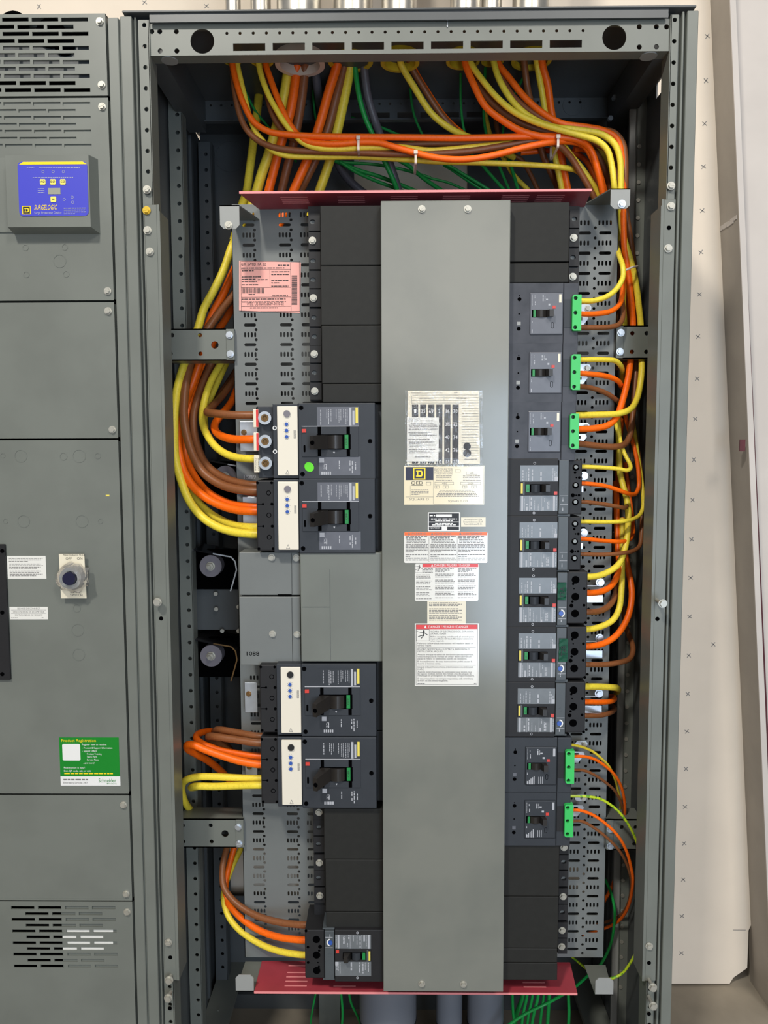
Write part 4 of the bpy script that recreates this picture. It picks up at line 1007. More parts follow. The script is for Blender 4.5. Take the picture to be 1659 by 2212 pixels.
    if kind == 'O':
        c = bx('lug_block', (1227, 995, 1257, 1110), .014, .1, BLACKP, bev=.0015)
        for yy in (1010, 1048, 1084):
            x, z = L(1243.5, yy); o = B().cyl((x, yo+.0142, z), (0, -1, 0), .0066, .0006, 20).build('lug_pocket', DARK, c)
            B().cyl((x-.001, yo+.0136, z+.001), (0, -1, 0), .0045, .006, 6, .004).build('lug_screw', LUGST, o)
        for xx, yy, r in ((1238, 1069, .0040), (1245, 1069, .0016), (1251, 1069, .0026), (1245, 1031.5, .0016), (1251, 1031.5, .0026), (1242, 1021, .0026)):
            x, z = L(xx, yy); s.cyl((x, yo+.0142, z), (0, -1, 0), r, .0005, 12)
    else:
        xe = 1270; b.box(0, 0, 0, 0, 0, 0) if False else None
        c = bx('lug_cover', (1227, 993, 1271, 1106), .008, .1, BLACKP, bev=.002)
        for yy in (1011, 1047.5, 1084):
            x, z = L(1245, yy); s.cyl((x, yo+.0082, z), (0, -1, 0), .0078, .0007, 24)
        for xx, yy, r in ((1237, 1067, .004), (1264, 1030, .0028), (1264, 1066, .0028), (1240, 1020, .0024), (1239, 1058, .0024), (1242, 1030, .0014), (1268, 1104, .003)):
            x, z = L(xx, yy); s.cyl((x, yo+.0082, z), (0, -1, 0), r, .0007, 12)
    s.build('cover_hole', DARK, c)
    if flip == 1:
        ex = 1252 if kind == 'O' else 1268
        a_, e_, s_ = px-1096, py-990, .118; m = B()
        if kind == 'O': m.box(*R(1246+a_, 1050+e_, 1261+a_, 1064+e_, s_)[:2], s_, s_+.003, *R(1246+a_, 1050+e_, 1261+a_, 1064+e_, s_)[2:], .001)
        else:
            for q in ((1262, 1042, 1305, 1059), (1262, 1021, 1293, 1024.5)):
                q = R(q[0]+a_, q[1]+e_, q[2]+a_, q[3]+e_, s_); m.box(q[0], q[1], s_, s_+.003, q[2], q[3], .001)
        m = m.build('fixing_strap', ZINC, t, 'bright zinc fixing strap')
        bolt_b(U((1261 if kind == 'O' else 1298)+a_, (1028 if kind == 'O' else 1015)+e_, s_), .009, 40).build('strap_screw', ZINC, m)
    return t
mid_breaker(1096, 990, 'black breaker with three bare screw lugs, directly below the green-tabbed ones', 'O')
mid_breaker(1095, 1113, 'black breaker with three bare screw lugs, second of the two without lug covers', 'O')
t1 = mid_breaker(1094, 1233, 'black breaker with a blue dial and green tape marked T2A', 'D')
t2 = mid_breaker(1093, 1353, 'black breaker with a blue dial and green tape marked T2B', 'D')
mid_breaker(1091.5, 1472.5, 'black breaker with a blue dial and no tape, just below the one taped T2B', 'D')
q = U(828, 2118.5, .032)
mid_breaker(828, 2122, 'small black breaker alone at the lower left, turned the other way round', 'D', -1)
def tape(px0, py0, px1, py1, txt, parent, px, py):
    d = .0318; x0, x1, z0, z1 = R(px0, py0, px1, py1, d)
    b = B(); n_ = 8; vs = []
    for j in range(n_+1):
        zz = z0+(z1-z0)*j/n_; w = random.uniform(-.0007, .0007)
        vs.append([b.bm.verts.new((xx+w, d-.0006-random.uniform(0, .0016), zz)) for xx in (x0, (x0+x1)/2, x1)])
    for j in range(n_):
        for k in range(2): b.bm.faces.new((vs[j][k], vs[j][k+1], vs[j+1][k+1], vs[j+1][k]))
    bmesh.ops.solidify(b.bm, geom=b.bm.faces[:], thickness=.0004)
    t = b.build('tape_flag', TAPE, parent, 'strip of green tape marked '+txt)
    p = U(px, py, d-.0028); B().text(txt, p.x, p.z, d-.0028, .009, None, 'L', 90).build('handwriting', BLACK, t)
tape(1204, 1258, 1223, 1296, 'T2A', t1, 1219, 1292); tape(1207, 1379, 1226, 1429, 'T2B', t2, 1221, 1417)

GG = 'breakers with bright green terminal tabs'
def tab_breaker(px, py, label, small=False):
    d = .036; p0 = U(px, py, d)
    t = thing('circuit_breaker', (p0.x, d, p0.z), label, 'circuit breaker', GG)
    L = local(t, 1096, 611, 1.062, 1.08); yo = d
    pl = SLATE if not small else NAVY
    def bx(name, q, y0, y1, m, par=t, bev=.0, lab=None): return lbox(B(), L, *q, y0, y1, yo, bev).build(name, m, par, lab)
    bx('body', (1094, 611.5, 1211, 738), 0, .1, pl, bev=.0012)
    e = bx('end_block', (1211.6, 612, 1242, 738), .0005, .1, pl, bev=.0012)
    bx('recess', (1212.5, 646, 1228, 704), -.0003, .0008, BLACKP if small else NAVY, e)
    p = bx('handle_plate', (1141, 631.5, 1210, 719.5), -.0025, .001, pl if small else LABG, bev=.0022)
    b = B()
    for xx, a, c_, n_ in ((1151, 638, 644, 1), (1152, 649, 658, 1.5), (1146, 636, 660, .6), (1168, 637, 650, 2), (1172, 639, 650, 1.2), (1176, 645, 648, 4), (1181, 655, 659, 4), (1146, 690, 695, 1.2), (1146, 708, 716, 1.6)):
        x, z = L(xx, c_); x2, z2 = L(xx, a); b.dashes(z, z2, x, yo-.0026, n_*(.0012 if small else .0009), True)
    if small:
        for k in range(5): lbox(b, L, 1146+k*3.4, 714-k*3-4, 1148+k*3.4, 717, -.0028, -.0025, yo)
        for k in range(3): lbox(b, L, 1170+k*4, 700, 1171+k*4, 716, -.0028, -.0025, yo)
    b.build('plate_print', PALEP, p)
    bx('beige_mark', (1201, 636, 1206, 653), -.003, -.0024, LABELC if not small else PALEP, p)
    bx('handle_slot', (1145, 667.5, 1186.5, 683.5), -.0028, -.0022, DARK, p)
    bx('off_flag', (1148, 668.5, 1153, 683), -.0034, -.0024, GTAG, p, lab='green off flag')
    a0, a1 = L(1154, 668.5), L(1175, 683); prof = [(a0[0]+(a1[0]-a0[0])*k/8, yo-.0026-.0045*math.sin(math.pi*k/8)) for k in range(9)]
    B().poly(prof, a1[1], a0[1], ax='z').build('handle_barrel', HANDLE, p)
    a0, a1 = L(1175, 668), L(1186, 683.5)
    B().hexa([Vector(q) for q in ((a0[0], yo-.002, a1[1]), (a1[0], yo-.002, a1[1]), (a1[0], yo-.002, a0[1]), (a0[0], yo-.002, a0[1]), (a0[0]+.004, yo-.015, a1[1]), (a1[0]+.002, yo-.015, a1[1]), (a1[0]+.002, yo-.015, a0[1]-.001), (a0[0]+.004, yo-.015, a0[1]-.001))]).build('toggle_handle', HANDLE, t)
    bx('trip_button', (1187.5, 659.5, 1194, 665.5), -.0035, -.0024, REDB, p, lab='red push-to-trip button')
    x, z = L(1188, 700); B().poly(slot(x, z, .0055, .012), yo-.0028, yo-.0024, [slot(x, z, .004, .0105)]).build('seal_slot', DARK, p)
    for xx, yy, r in ((1119.5, 645, .0038), (1118.6, 706.5, .0038), (1119, 675.5, .0015), (1119.5, 638, .0012)):
        x, z = L(xx, yy); B().cyl((x, yo, z), (0, -1, 0), r, .0004, 14).build('screw_hole', DARK, t)
    bx('white_square', (1115, 692, 1122.5, 699.5), -.0004, 0, LGREY if not small else LABG, lab='pale square mark')
    x0_, z0_ = L(1227.5, 712.5); x1_, z1_ = L(1246, 638)
    hs = []
    for yy in (645, 675.2, 705.5):
        x, z = L(1233.8, yy); hs.append(circ(x, z, .0039, 16))
    g = B().poly([(x0_, z0_+.003), (x0_+.003, z0_), (x1_, z0_), (x1_, z1_), (x0_+.003, z1_), (x0_, z1_-.003)], yo-.009, yo+.004, hs).build('terminal_tab', GTAB, t, 'bright green terminal tab')
    bx('tab_back', (1229, 640, 1245, 711), .003, .006, DARK, g)
    a_, e_, s_ = px-1098, py-611, .122; m = B(); V = lambda u, v: (lambda p: (p.x, p.z))(U(u+a_, v+e_, s_))
    m.poly(slot(*V(1264, 665 if not small else 608-593+611), .026, .0145), s_, s_+.002)
    y5 = 0 if not small else -40
    m.poly([V(1240, 706+y5), V(1257, 706+y5), V(1271, 688+y5), V(1268, 682+y5), V(1240, 682+y5)], s_, s_+.002, [[V(1249, 692+y5), V(1258, 692+y5), V(1258, 685+y5), V(1249, 685+y5)]])
    m = m.build('fixing_strap', ZINC, t, 'bright zinc fixing strap')
    bolt_b(U(1269+a_, (667 if not small else 626)+e_, s_), .0062, 35).build('strap_screw', BOLT, m)
    return t
tab_breaker(1098, 611, 'uppermost green-tabbed breaker, just under the narrow filler strip')
tab_breaker(1096.5, 739.5, 'middle one of the three upper green-tabbed breakers')
tab_breaker(1094.5, 867, 'green-tabbed breaker directly above the black breakers with bare lugs')
tab_breaker(1090, 1592.5, 'upper of the two lower green-tabbed breakers', True)
tab_breaker(1088.5, 1708.5, 'lowest green-tabbed breaker, wired with a yellow-green striped wire', True)

# pink routing sheet taped to the pan
dp = .149
P4c = [U(px, py, dp) for px, py in ((516.5, 563), (650, 567), (648, 676), (516.5, 671))]
pt = thing('paper_sheet', (U(583, 675, dp).x, dp, P4c[2].z), 'pink printed routing sheet stuck to the perforated sheet at upper left', 'paper')
B().poly([(q.x, q.z) for q in P4c][::-1], dp-.0006, dp-.0002).build('sheet', PINKP, pt)
p = Print(dp-.0004)
p.t('GIR_SWBD_PA_02', 521, 574, 6, 53).t('WBS: U2-068326689-0010-02', 533, 659.5, 6, 80).l(521, 615, 579, 2).l(600, 625, 573, 2)
p.frame(520.5, 564, 647.5, 673, .6).r(521, 582, 628, 582.6).r(628, 567, 628.6, 671).r(583, 583, 583.6, 621).r(521, 620.5, 628, 621.1).r(521, 641.5, 628, 642.1).r(521, 661.5, 628, 662.1)
for px0_, px1_, y in ((522, 548, 585), (522, 565, 598), (522, 552, 603), (557, 578, 604), (522, 555, 608), (522, 558, 615), (586, 627, 587), (586, 624, 593), (586, 625, 606), (586, 603, 611), (586, 624, 618), (537, 552, 636), (588, 622, 639), (522, 618, 646), (522, 618, 652), (540, 600, 665)): p.l(px0_, px1_, y, 1.8)
x = 522
while x < 570: w = random.choice((.6, 1, 1.5)); p.r(x, 622, x+w, 633.5); x += w+random.choice((.8, 1.2))
y = 595
while y < 658: w = random.choice((.6, 1, 1.5)); p.r(630, y, 642, y+w); y += w+random.choice((.8, 1.2))
p.done('sheet_print', BLACK, pt)

# bus supports behind, left of the pan
for px, py, lab in ((455, 1223, 'upper round bus support with a bright bolt, left of the narrow grey plates'), (456, 1417, 'lower round bus support with a bright bolt, above the loose lug breaker'), (487, 1030, 'round bus support half hidden behind the brown cables')):
    d = .26; c = U(px, py, d)
    t = thing('bus_support', (c.x, d+.05, c.z-.03), lab, 'insulator', 'round bus supports')
    B().cyl(c, (0, 1, 0), .0255, .03, 36).build('insulator', DISC, t, 'grey round insulator')
    o = B().cyl(c, (0, -1, 0), .0105, .002, 24).cyl(c+Vector((0, -.002, 0)), (0, -1, 0), .0085, .008, 6).cyl(c+Vector((0, -.01, 0)), (0, -1, 0), .004, .008, 12).build('support_bolt', BOLT, t)
    B().box(c.x-.075, c.x+.06, d+.03, d+.05, c.z-.06, c.z+.035, .002).build('backing_block', DARK, t)
    pts = [U(px+a, py+e, d) for a, e in ((-38, -35), (5, -27), (44, -20), (53, -10), (56, 8), (50, 30), (43, 54))]
    b = B()
    for i in range(len(pts)-1):
        A, E_ = pts[i], pts[i+1]; n_ = (E_-A).normalized().cross(Vector((0, 1, 0)))*.0016
        b.hexa([A-n_, E_-n_, E_+n_, A+n_] + [v+Vector((0, .11, 0)) for v in (A-n_, E_-n_, E_+n_, A+n_)])
    bb = b.build('bus_bar', BUSB, t, 'dark bent bus bar')
    b = B()
    for i in range(1, len(pts)-1):
        A, E_ = pts[i], pts[i+1]; n_ = (E_-A).normalized().cross(Vector((0, 1, 0)))*.0015
        b.hexa([A-n_, E_-n_, E_+n_, A+n_] + [v+Vector((0, -.001, 0)) for v in (A-n_, E_-n_, E_+n_, A+n_)])
    b.build('bar_edge', ZINC if py != 1417 else COPPER, bb, 'bright cut edge')
for px, py in ((467, 1282), (468, 1315), (481, 1362), (516, 1362), (516, 1310), (515, 1255), (514, 1200)):
    c = U(px, py, .30); 
    B().cyl(c, (0, -1, 0), .005, .006, 10).build('frame_bolt', BOLT, enc)
q = R(415, 1270, 520, 1360, .31); B().box(q[0], q[1], .31, .33, q[2], q[3]).build('bus_frame', DGREY, enc)
# ================================================================ cables
def spline(P, sub=6):
    out = []
    n = len(P)
    for i in range(n-1):
        p0, p1, p2, p3 = P[max(i-1, 0)], P[i], P[i+1], P[min(i+2, n-1)]
        t01 = max((p1-p0).length, 1e-5)**.5; t12 = max((p2-p1).length, 1e-5)**.5; t23 = max((p3-p2).length, 1e-5)**.5
        m1 = (p2-p1) if i == 0 else (p2-p1+t12*((p1-p0)/t01-(p2-p0)/(t01+t12)))
        m2 = (p2-p1) if i == n-2 else (p2-p1+t12*((p3-p2)/t23-(p3-p1)/(t12+t23)))
        for k in range(sub):
            t = k/sub
            out.append((2*t**3-3*t*t+1)*p1+(t**3-2*t*t+t)*m1+(-2*t**3+3*t*t)*p2+(t**3-t*t)*m2)
    out.append(P[-1]); return out
def cable(c, dia, pts, label, group, ground=False):
    ds = [q[2] if len(q) > 2 else None for q in pts]
    k = [i for i, v in enumerate(ds) if v is not None]
    for i in range(len(ds)):
        if ds[i] is None:
            a = max([j for j in k if j < i], default=None); e = min([j for j in k if j > i], default=None)
            ds[i] = ds[e] if a is None else ds[a] if e is None else ds[a]+(ds[e]-ds[a])*(i-a)/(e-a)
    P = [U(q[0], q[1], v) for q, v in zip(pts, ds)]
    if pts[-1][0] in (545, 546, 544, 556, 662): P.append(P[-1]+Vector((.022, 0, 0)))
    elif ds[-1] < .08 and pts[-1][0] > 1200: P.append(P[-1]-Vector((.014, 0, 0)))
    r = dia/2000
    o = B().tube(spline(P), r, 14 if dia > 8 else 9).build('ground_wire' if ground else 'power_cable', CAB[c], None)
    return tag(o, label, 'wire' if ground else 'cable', group)
g = 'thick cables dropping behind the red board'
cable('Y', 19, [(563, 165, .34), (555.5, 239.6), (548, 302), (540, 364), (532, 418, .30), (524, 440, .28), (505, 520, .27)], 'thick yellow cable furthest left behind the crossing, dropping past the red board end', g)
cable('Y', 22, [(626, 122, .20), (624, 140), (615, 201), (599.6, 265.5), (581.5, 330), (566, 374), (553, 418, .27), (535, 470, .26)], 'thick yellow cable at the left edge of the bunch from the white bushing', g)
cable('O', 19.5, [(643, 122, .19), (642, 140), (628, 239.6), (610, 302), (594, 359), (579, 418, .26), (565, 470)], 'thick orange cable from the white bushing, between yellow and brown ones', g)
cable('B', 19.5, [(661, 122, .19), (659, 145), (651, 219), (636, 302), (620, 364), (607, 418, .27), (594, 470)], 'thick brown cable from the white bushing', g)
cable('A', 19, [(678, 122, .20), (680, 145), (686, 190, .26), (693, 235, .33), (704, 285), (726, 345), (748, 382), (782, 414, .42), (800, 425, .42)], 'left one of two grey cables, from the white bushing', g)
cable('O', 20, [(730, 122, .19), (728, 140), (711, 195.5), (690, 271), (667, 338), (636, 408), (624, 440, .25), (600, 490)], 'thick orange cable right of the left grey cable', g)
cable('B', 19, [(747, 122, .20), (744, 140), (726.6, 208.5), (708.5, 278.5), (682.5, 343), (662, 385), (646, 418, .27), (628, 460)], 'thick brown cable between a thick orange and a thick yellow one', g)
cable('Y', 21, [(759, 122, .20), (757, 140), (745, 206), (729, 281), (713.6, 343), (688, 418, .27), (670, 470)], 'thick yellow cable rightmost of the thick ones, beside the green wire', g)
cable('A', 18, [(785, 122, .20), (787, 150), (794, 206), (809.6, 260), (820, 289), (843, 356), (861, 413, .30), (866, 440)], 'right one of two grey cables, alone behind the crossing', g)
g = 'cables crossing below the cabinet top'
cable('Y', 11.5, [(512, 122, .16), (513, 140), (520.5, 175), (531, 219), (540, 255), (552, 284), (568.5, 305), (584, 322.5), (615, 335.5), (677, 339, .19), (781, 339), (860, 343.5), (954, 350), (1048, 352), (1142, 356), (1215, 362, .20), (1248, 370), (1266, 392), (1284, 430, .24)], 'yellow cable lowest of the horizontal crossing', g)
cable('B', 13, [(504, 122, .17), (503, 150), (506, 188), (517, 245), (532, 278.5), (555.5, 302), (587, 317), (625.5, 324), (703, 328, .18), (781, 330), (860, 333), (954, 331), (1017, 326), (1095, 314), (1158, 304), (1202, 311, .17), (1230, 336), (1252, 370), (1274, 408), (1292, 445, .22)], 'brown cable from the leftmost bushing, crossing just above the lowest yellow', g)
cable('O', 13, [(501, 122, .155), (502, 140), (511, 180), (526, 224), (548, 263), (581, 284), (626, 291), (703, 295), (781, 296, .165), (900, 297), (985, 298), (1079, 296.5), (1142, 295), (1205, 294), (1238, 300, .16), (1264, 316), (1281, 345), (1296, 388), (1308, 435, .21)], 'orange cable topmost of the horizontal crossing, from the leftmost bushing', g)
cable('B', 12.5, [(562, 122, .19), (566, 145), (574, 190), (588, 245), (606, 276), (640, 303), (700, 312, .20), (780, 312), (850, 313), (930, 311), (1000, 311), (1100, 307), (1180, 299), (1238, 306), (1275, 330), (1300, 380), (1314, 440, .25)], 'brown cable running between the two orange ones of the crossing', g)
cable('Y', 12, [(558, 122, .16), (559, 140), (567, 172), (581.5, 208.5), (600, 242), (615, 265.5), (636, 291), (656.6, 309.6), (685, 319.5), (729, 322, .172), (781, 319.5), (820, 319), (865, 318), (923, 325), (970, 323), (1017, 318), (1073, 312), (1142, 304, .18), (1211, 311), (1236, 339), (1264, 373), (1283, 401.5), (1300, 440, .23)], 'yellow cable from the second bushing, weaving through the middle of the crossing', g)
cable('O', 13, [(572, 122, .175), (574, 140), (584, 170), (597, 206), (615, 247), (631, 276), (656.6, 303), (690, 310), (729, 311, .165), (781, 307), (820, 308.6), (853.6, 318), (891, 328.5), (938, 340), (985, 344.5), (1032, 341.5), (1079, 332.5), (1126, 320), (1173, 310, .155), (1215, 305), (1250, 309), (1272, 324), (1288, 352), (1301, 395), (1312, 445, .21)], 'orange cable dipping in front of the crossing near the right-hand tie', g)
g = 'cables fanning from the right-hand bushings'
cable('Y', 14, [(864, 122, .17), (867, 140), (894.5, 188), (932, 245), (970, 276), (1004, 293), (1050, 310, .25), (1110, 340, .30)], 'yellow cable from the middle yellow bushing, bending right behind the crossing', g)
cable('B', 13.5, [(882, 122, .18), (886, 140), (916, 191.5), (951, 245), (985, 282), (1015, 305, .26), (1060, 325)], 'brown cable beside the yellow one from the middle bushing', g)
cable('O', 12, [(888, 122, .2), (893, 145), (928, 205), (962, 254), (993, 283), (1025, 305, .28), (1070, 328)], 'orange cable showing as a sliver beside the brown one from the middle bushing', g)
cable('O', 14, [(1003, 122, .155), (1006, 140), (1023, 182), (1048, 229), (1086, 260.5), (1126, 283), (1173, 295.5), (1215, 297), (1250, 303, .16), (1275, 322), (1292, 370), (1303, 420), (1308, 450, .21)], 'orange cable fanning out lowest from the right-hand bushings', g)
cable('B', 14, [(1010, 122, .17), (1014, 140), (1029, 172), (1054, 211), (1092, 246), (1136, 270), (1189, 287), (1252, 299), (1292.6, 312), (1318, 329), (1330, 362), (1334, 405, .19), (1336, 470)], 'brown cable fanning out second lowest from the right-hand bushings', g)
cable('Y', 12.5, [(1014, 122, .155), (1018, 138), (1042, 173), (1073, 210), (1111, 242), (1158, 264), (1205, 279), (1252, 292), (1289.5, 304), (1311, 323), (1321, 354.5), (1327, 405, .135), (1331, 440, .17), (1334, 520, .2)], 'yellow cable inner one of the two bending over the upper right bracket', g)
cable('B', 13, [(1069, 122, .18), (1076, 145), (1098, 195), (1126, 226), (1161, 251), (1198.5, 270), (1250, 279), (1292.6, 281.5), (1324, 286), (1344, 307.5), (1350, 336), (1351, 392, .15), (1350, 440), (1362, 520), (1372, 600, .18), (1374, 701, .19), (1374, 779), (1372, 826), (1367, 895), (1361.5, 937.6), (1351, 958, .13), (1329, 965), (1286, 962.5), (1241, 957, .075)], 'long brown cable over the corner, ending at the bottom terminal of the third green-tabbed breaker', g)
cable('O', 13.5, [(1074, 122, .17), (1077, 138), (1101, 169.6), (1136, 213), (1173.5, 245), (1214, 267), (1267, 275), (1305, 283), (1332, 300), (1344, 340), (1347, 405, .15), (1346, 452, .14), (1348, 520), (1355, 575), (1362, 638), (1367, 701, .17), (1362, 779.5), (1358, 809), (1351, 843), (1341, 877.5, .12), (1332, 901.5), (1312, 919), (1277, 926), (1241, 927, .075)], 'long orange cable ending at the middle terminal of the third green-tabbed breaker', g)
cable('Y', 13, [(1065, 122, .16), (1068, 140), (1079, 173), (1108, 220), (1142, 251), (1189, 273), (1252, 281), (1299, 290), (1327, 311), (1339, 342), (1341, 405, .14), (1341, 457), (1344, 495), (1352, 530), (1361.5, 560), (1369, 590), (1375, 620.5), (1380, 662), (1384, 701, .165), (1386, 778), (1386, 802), (1382, 836), (1375, 864), (1363, 882.6, .11), (1337.5, 893), (1286, 896), (1243, 897, .075)], 'long yellow cable over the corner, ending at the top terminal of the third green-tabbed breaker', g)
cable('B', 14.5, [(1131, 122, .18), (1134, 150), (1139, 188), (1146, 220), (1158, 270), (1173.5, 336), (1192, 376), (1208, 412, .28), (1225, 470)], 'brown cable dropping straight down left of the last yellow and orange pair', g)
cable('Y', 13, [(1158, 122, .17), (1161, 145), (1170, 195), (1177, 238.5), (1198.5, 336), (1214, 412, .24), (1224, 470)], 'yellow cable dropping straight down beside the rightmost orange one', g)
cable('O', 15, [(1170, 122, .165), (1173, 145), (1183, 182), (1192, 245), (1211, 329), (1227, 412, .24), (1240, 480)], 'orange cable dropping straight down from the rightmost bushing', g)
cable('B', 11, [(1056, 160, .32), (1063, 200), (1069, 240), (1077, 289), (1100, 330), (1126, 345), (1145, 375), (1163, 412, .34), (1180, 440)], 'thin brown cable far behind the fan, reaching the red board mid-right', g)
cable('Y', 11, [(1045, 210, .34), (1051, 260), (1062, 300), (1090, 345), (1111, 380), (1142, 412, .33), (1160, 440)], 'thin yellow cable far behind the fan, beside the green wires', g)
cable('Y', 14, [(1262, 302, .22), (1284, 316), (1303, 336), (1316, 362, .24), (1322, 410), (1326, 480)], 'short yellow cable behind the two orange cables at the right corner', g)
cable('B', 14, [(1270, 310, .20), (1290, 335), (1306, 368), (1318, 405, .24), (1328, 470), (1336, 560, .22), (1337, 700), (1335, 800)], 'brown cable in shade behind the orange pair at the upper right', g)
cable('O', 12.5, [(1240, 322, .22), (1270, 325), (1292, 350), (1306, 395), (1318, 445, .25), (1340, 560, .23), (1349.5, 629), (1353, 672), (1355, 701, .21), (1352, 790), (1345, 880), (1337, 960, .22), (1335, 1060)], 'orange cable in shade behind the long orange one at the right', g)
cable('O', 12, [(1125, 330, .26), (1170, 326), (1205, 326), (1240, 330), (1268, 350, .26), (1290, 400)], 'short orange cable under the right end of the crossing', g)
g = 'cables ending at the green-tabbed breakers'
cable('Y', 10.8, [(1331, 520, .2), (1338, 553, .14), (1345, 575, .11), (1346, 595), (1340, 612), (1325, 631), (1303, 644), (1277, 650), (1248, 649.5, .075)], 'yellow cable into the top terminal of the uppermost green-tabbed breaker', g)
cable('O', 10.6, [(1346, 560, .2), (1346, 610, .15), (1344, 640, .13), (1337.5, 658), (1320, 672), (1286, 678), (1246, 678, .075)], 'orange cable into the middle terminal of the uppermost green-tabbed breaker', g)
cable('B', 10.4, [(1340, 580, .2), (1343, 640, .16), (1346, 681, .13), (1338, 700), (1312, 707), (1246, 707, .075)], 'brown cable into the bottom terminal of the uppermost green-tabbed breaker', g)
cable('Y', 10.5, [(1347, 450, .15), (1349, 530), (1350, 590), (1347, 650, .17), (1350, 701, .19), (1348, 790, .23), (1342, 870), (1336, 930, .24)], 'yellow cable running straight down just right of the perforated sheet at the top', g)
cable('Y', 10.8, [(1341, 830, .21), (1344, 805, .17), (1340, 789, .12), (1329, 779.5), (1303, 777), (1243, 777, .075)], 'yellow cable into the top terminal of the second green-tabbed breaker', g)
cable('O', 10.8, [(1350, 842, .21), (1343, 836, .16), (1335, 823, .12), (1320, 815.6), (1294.5, 810), (1243, 806, .075)], 'orange cable into the middle terminal of the second green-tabbed breaker', g)
cable('B', 10.4, [(1348, 900, .2), (1339, 872, .15), (1324, 858.5), (1303, 846.5), (1272, 837), (1241, 834, .075)], 'brown cable into the bottom terminal of the second green-tabbed breaker', g)
g = 'cables ending at the black breakers'
cable('Y', 8.6, [(1325, 890, .2), (1331, 920, .15), (1337, 938), (1342.6, 963), (1351, 984), (1360, 1001), (1362, 1011, .1), (1355, 1016), (1337.5, 1013), (1303, 1010), (1257, 1008, .078)], 'yellow cable into the top lug of the upper bare-lug black breaker', g)
cable('O', 9, [(1345, 850, .2), (1351, 898), (1360, 932), (1368, 960, .16), (1375, 989), (1379.6, 1023.5), (1379.6, 1052, .14), (1372, 1067), (1358, 1066.5), (1334, 1058), (1303, 1049), (1257, 1044, .078)], 'orange cable into the middle lug of the upper bare-lug black breaker', g)
cable('B', 8.8, [(1342, 990, .24), (1350, 1060, .22), (1355, 1090, .15), (1349, 1097, .12), (1337.5, 1095), (1303, 1089), (1257, 1083.6, .078)], 'brown cable into the bottom lug of the upper bare-lug black breaker', g)
cable('Y', 8.6, [(1362, 880, .2), (1370, 930, .18), (1378, 985), (1385, 1032), (1388, 1062), (1389, 1094, .14), (1382, 1112), (1368, 1121), (1346, 1126), (1303, 1127.5), (1256, 1126.6, .078)], 'yellow cable into the top lug of the lower bare-lug black breaker', g)
cable('O', 9, [(1350, 1000, .25), (1361, 1080, .22), (1367, 1131), (1367.5, 1150, .16), (1362, 1163), (1346, 1169.6), (1303, 1168), (1256, 1163.6, .078)], 'orange cable into the middle lug of the lower bare-lug black breaker', g)
cable('B', 8.8, [(1366, 900, .2), (1376, 960, .2), (1385, 1020), (1388.5, 1070), (1387, 1117, .16), (1385.6, 1151.5), (1382, 1178), (1370, 1189), (1346, 1194.5), (1303, 1198), (1256, 1197, .078)], 'brown cable into the bottom lug of the lower bare-lug black breaker', g)
cable('Y', 13.2, [(1334, 900, .2), (1337, 960), (1339, 1020), (1346, 1049, .17), (1353, 1075), (1357, 1105, .14), (1354.6, 1157), (1349.5, 1186), (1337.5, 1217), (1320, 1232), (1294.5, 1243), (1269, 1246, .078)], 'thick yellow cable into the top hole of the breaker taped T2A', g)
cable('O', 13.2, [(1331, 1040, .22), (1332, 1103, .2), (1333, 1143), (1335, 1186, .17), (1337, 1222), (1331, 1249), (1317, 1268), (1296, 1278.5), (1269, 1280.5, .078)], 'thick orange cable into the middle hole of the breaker taped T2A', g)
cable('B', 12.8, [(1326, 1150, .25), (1331, 1210, .22), (1333, 1260, .16), (1328, 1288), (1316, 1308), (1296, 1319.5), (1269, 1322, .078)], 'thick brown cable into the bottom hole of the breaker taped T2A', g)
cable('Y', 13, [(1344, 1120, .19), (1344, 1200, .16), (1343.5, 1235), (1342.6, 1272), (1337.5, 1314), (1324, 1339), (1296, 1354), (1267, 1359.5, .078)], 'thick yellow cable into the top hole of the breaker taped T2B', g)
cable('O', 13.4, [(1344, 1120, .22), (1348, 1180, .19), (1355, 1222), (1362, 1255), (1365, 1285, .15), (1359, 1325), (1345, 1355), (1325, 1378), (1296, 1392.5), (1267, 1396, .078)], 'thick orange cable into the middle hole of the breaker taped T2B', g)
cable('B', 11.6, [(1346, 1310, .22), (1352, 1354, .2), (1361, 1378), (1367.5, 1402, .15), (1361, 1422), (1337.5, 1431), (1303, 1435.5), (1267, 1435, .078)], 'thick brown cable into the bottom hole of the breaker taped T2B', g)
cable('Y', 14, [(1330, 1500, .3), (1335, 1492, .24), (1334, 1487, .18), (1326, 1485, .13), (1299.5, 1483.5), (1265, 1483, .078)], 'thick yellow cable into the top hole of the untaped dial breaker', g)
cable('O', 11, [(1310, 1506, .3), (1321, 1504, .25), (1328, 1509, .19), (1320, 1514.5, .14), (1299.5, 1516.7), (1265, 1515.7, .078)], 'orange cable into the middle hole of the untaped dial breaker', g)
cable('B', 10.6, [(1312, 1524, .3), (1321, 1524, .25), (1328, 1532, .19), (1317, 1540, .14), (1295.5, 1545.5), (1265, 1545.5, .078)], 'brown cable into the bottom hole of the untaped dial breaker', g)
g = 'thin looping wires at the lower right'
cable('Y', 5.6, [(1230, 1608, .078), (1255.7, 1613), (1279.6, 1623), (1299.5, 1639), (1315, 1655), (1329, 1685), (1337, 1714.6), (1341, 1735), (1337, 1760, .2)], 'thin yellow wire from the upper of the two lower green-tabbed breakers', g)
cable('O', 6.4, [(1229, 1634, .078), (1259.7, 1634), (1283.5, 1640), (1305, 1653), (1327, 1673), (1341, 1697), (1349, 1730.5), (1350, 1756, .16), (1347, 1800, .22)], 'thin orange wire from the upper of the two lower green-tabbed breakers', g)
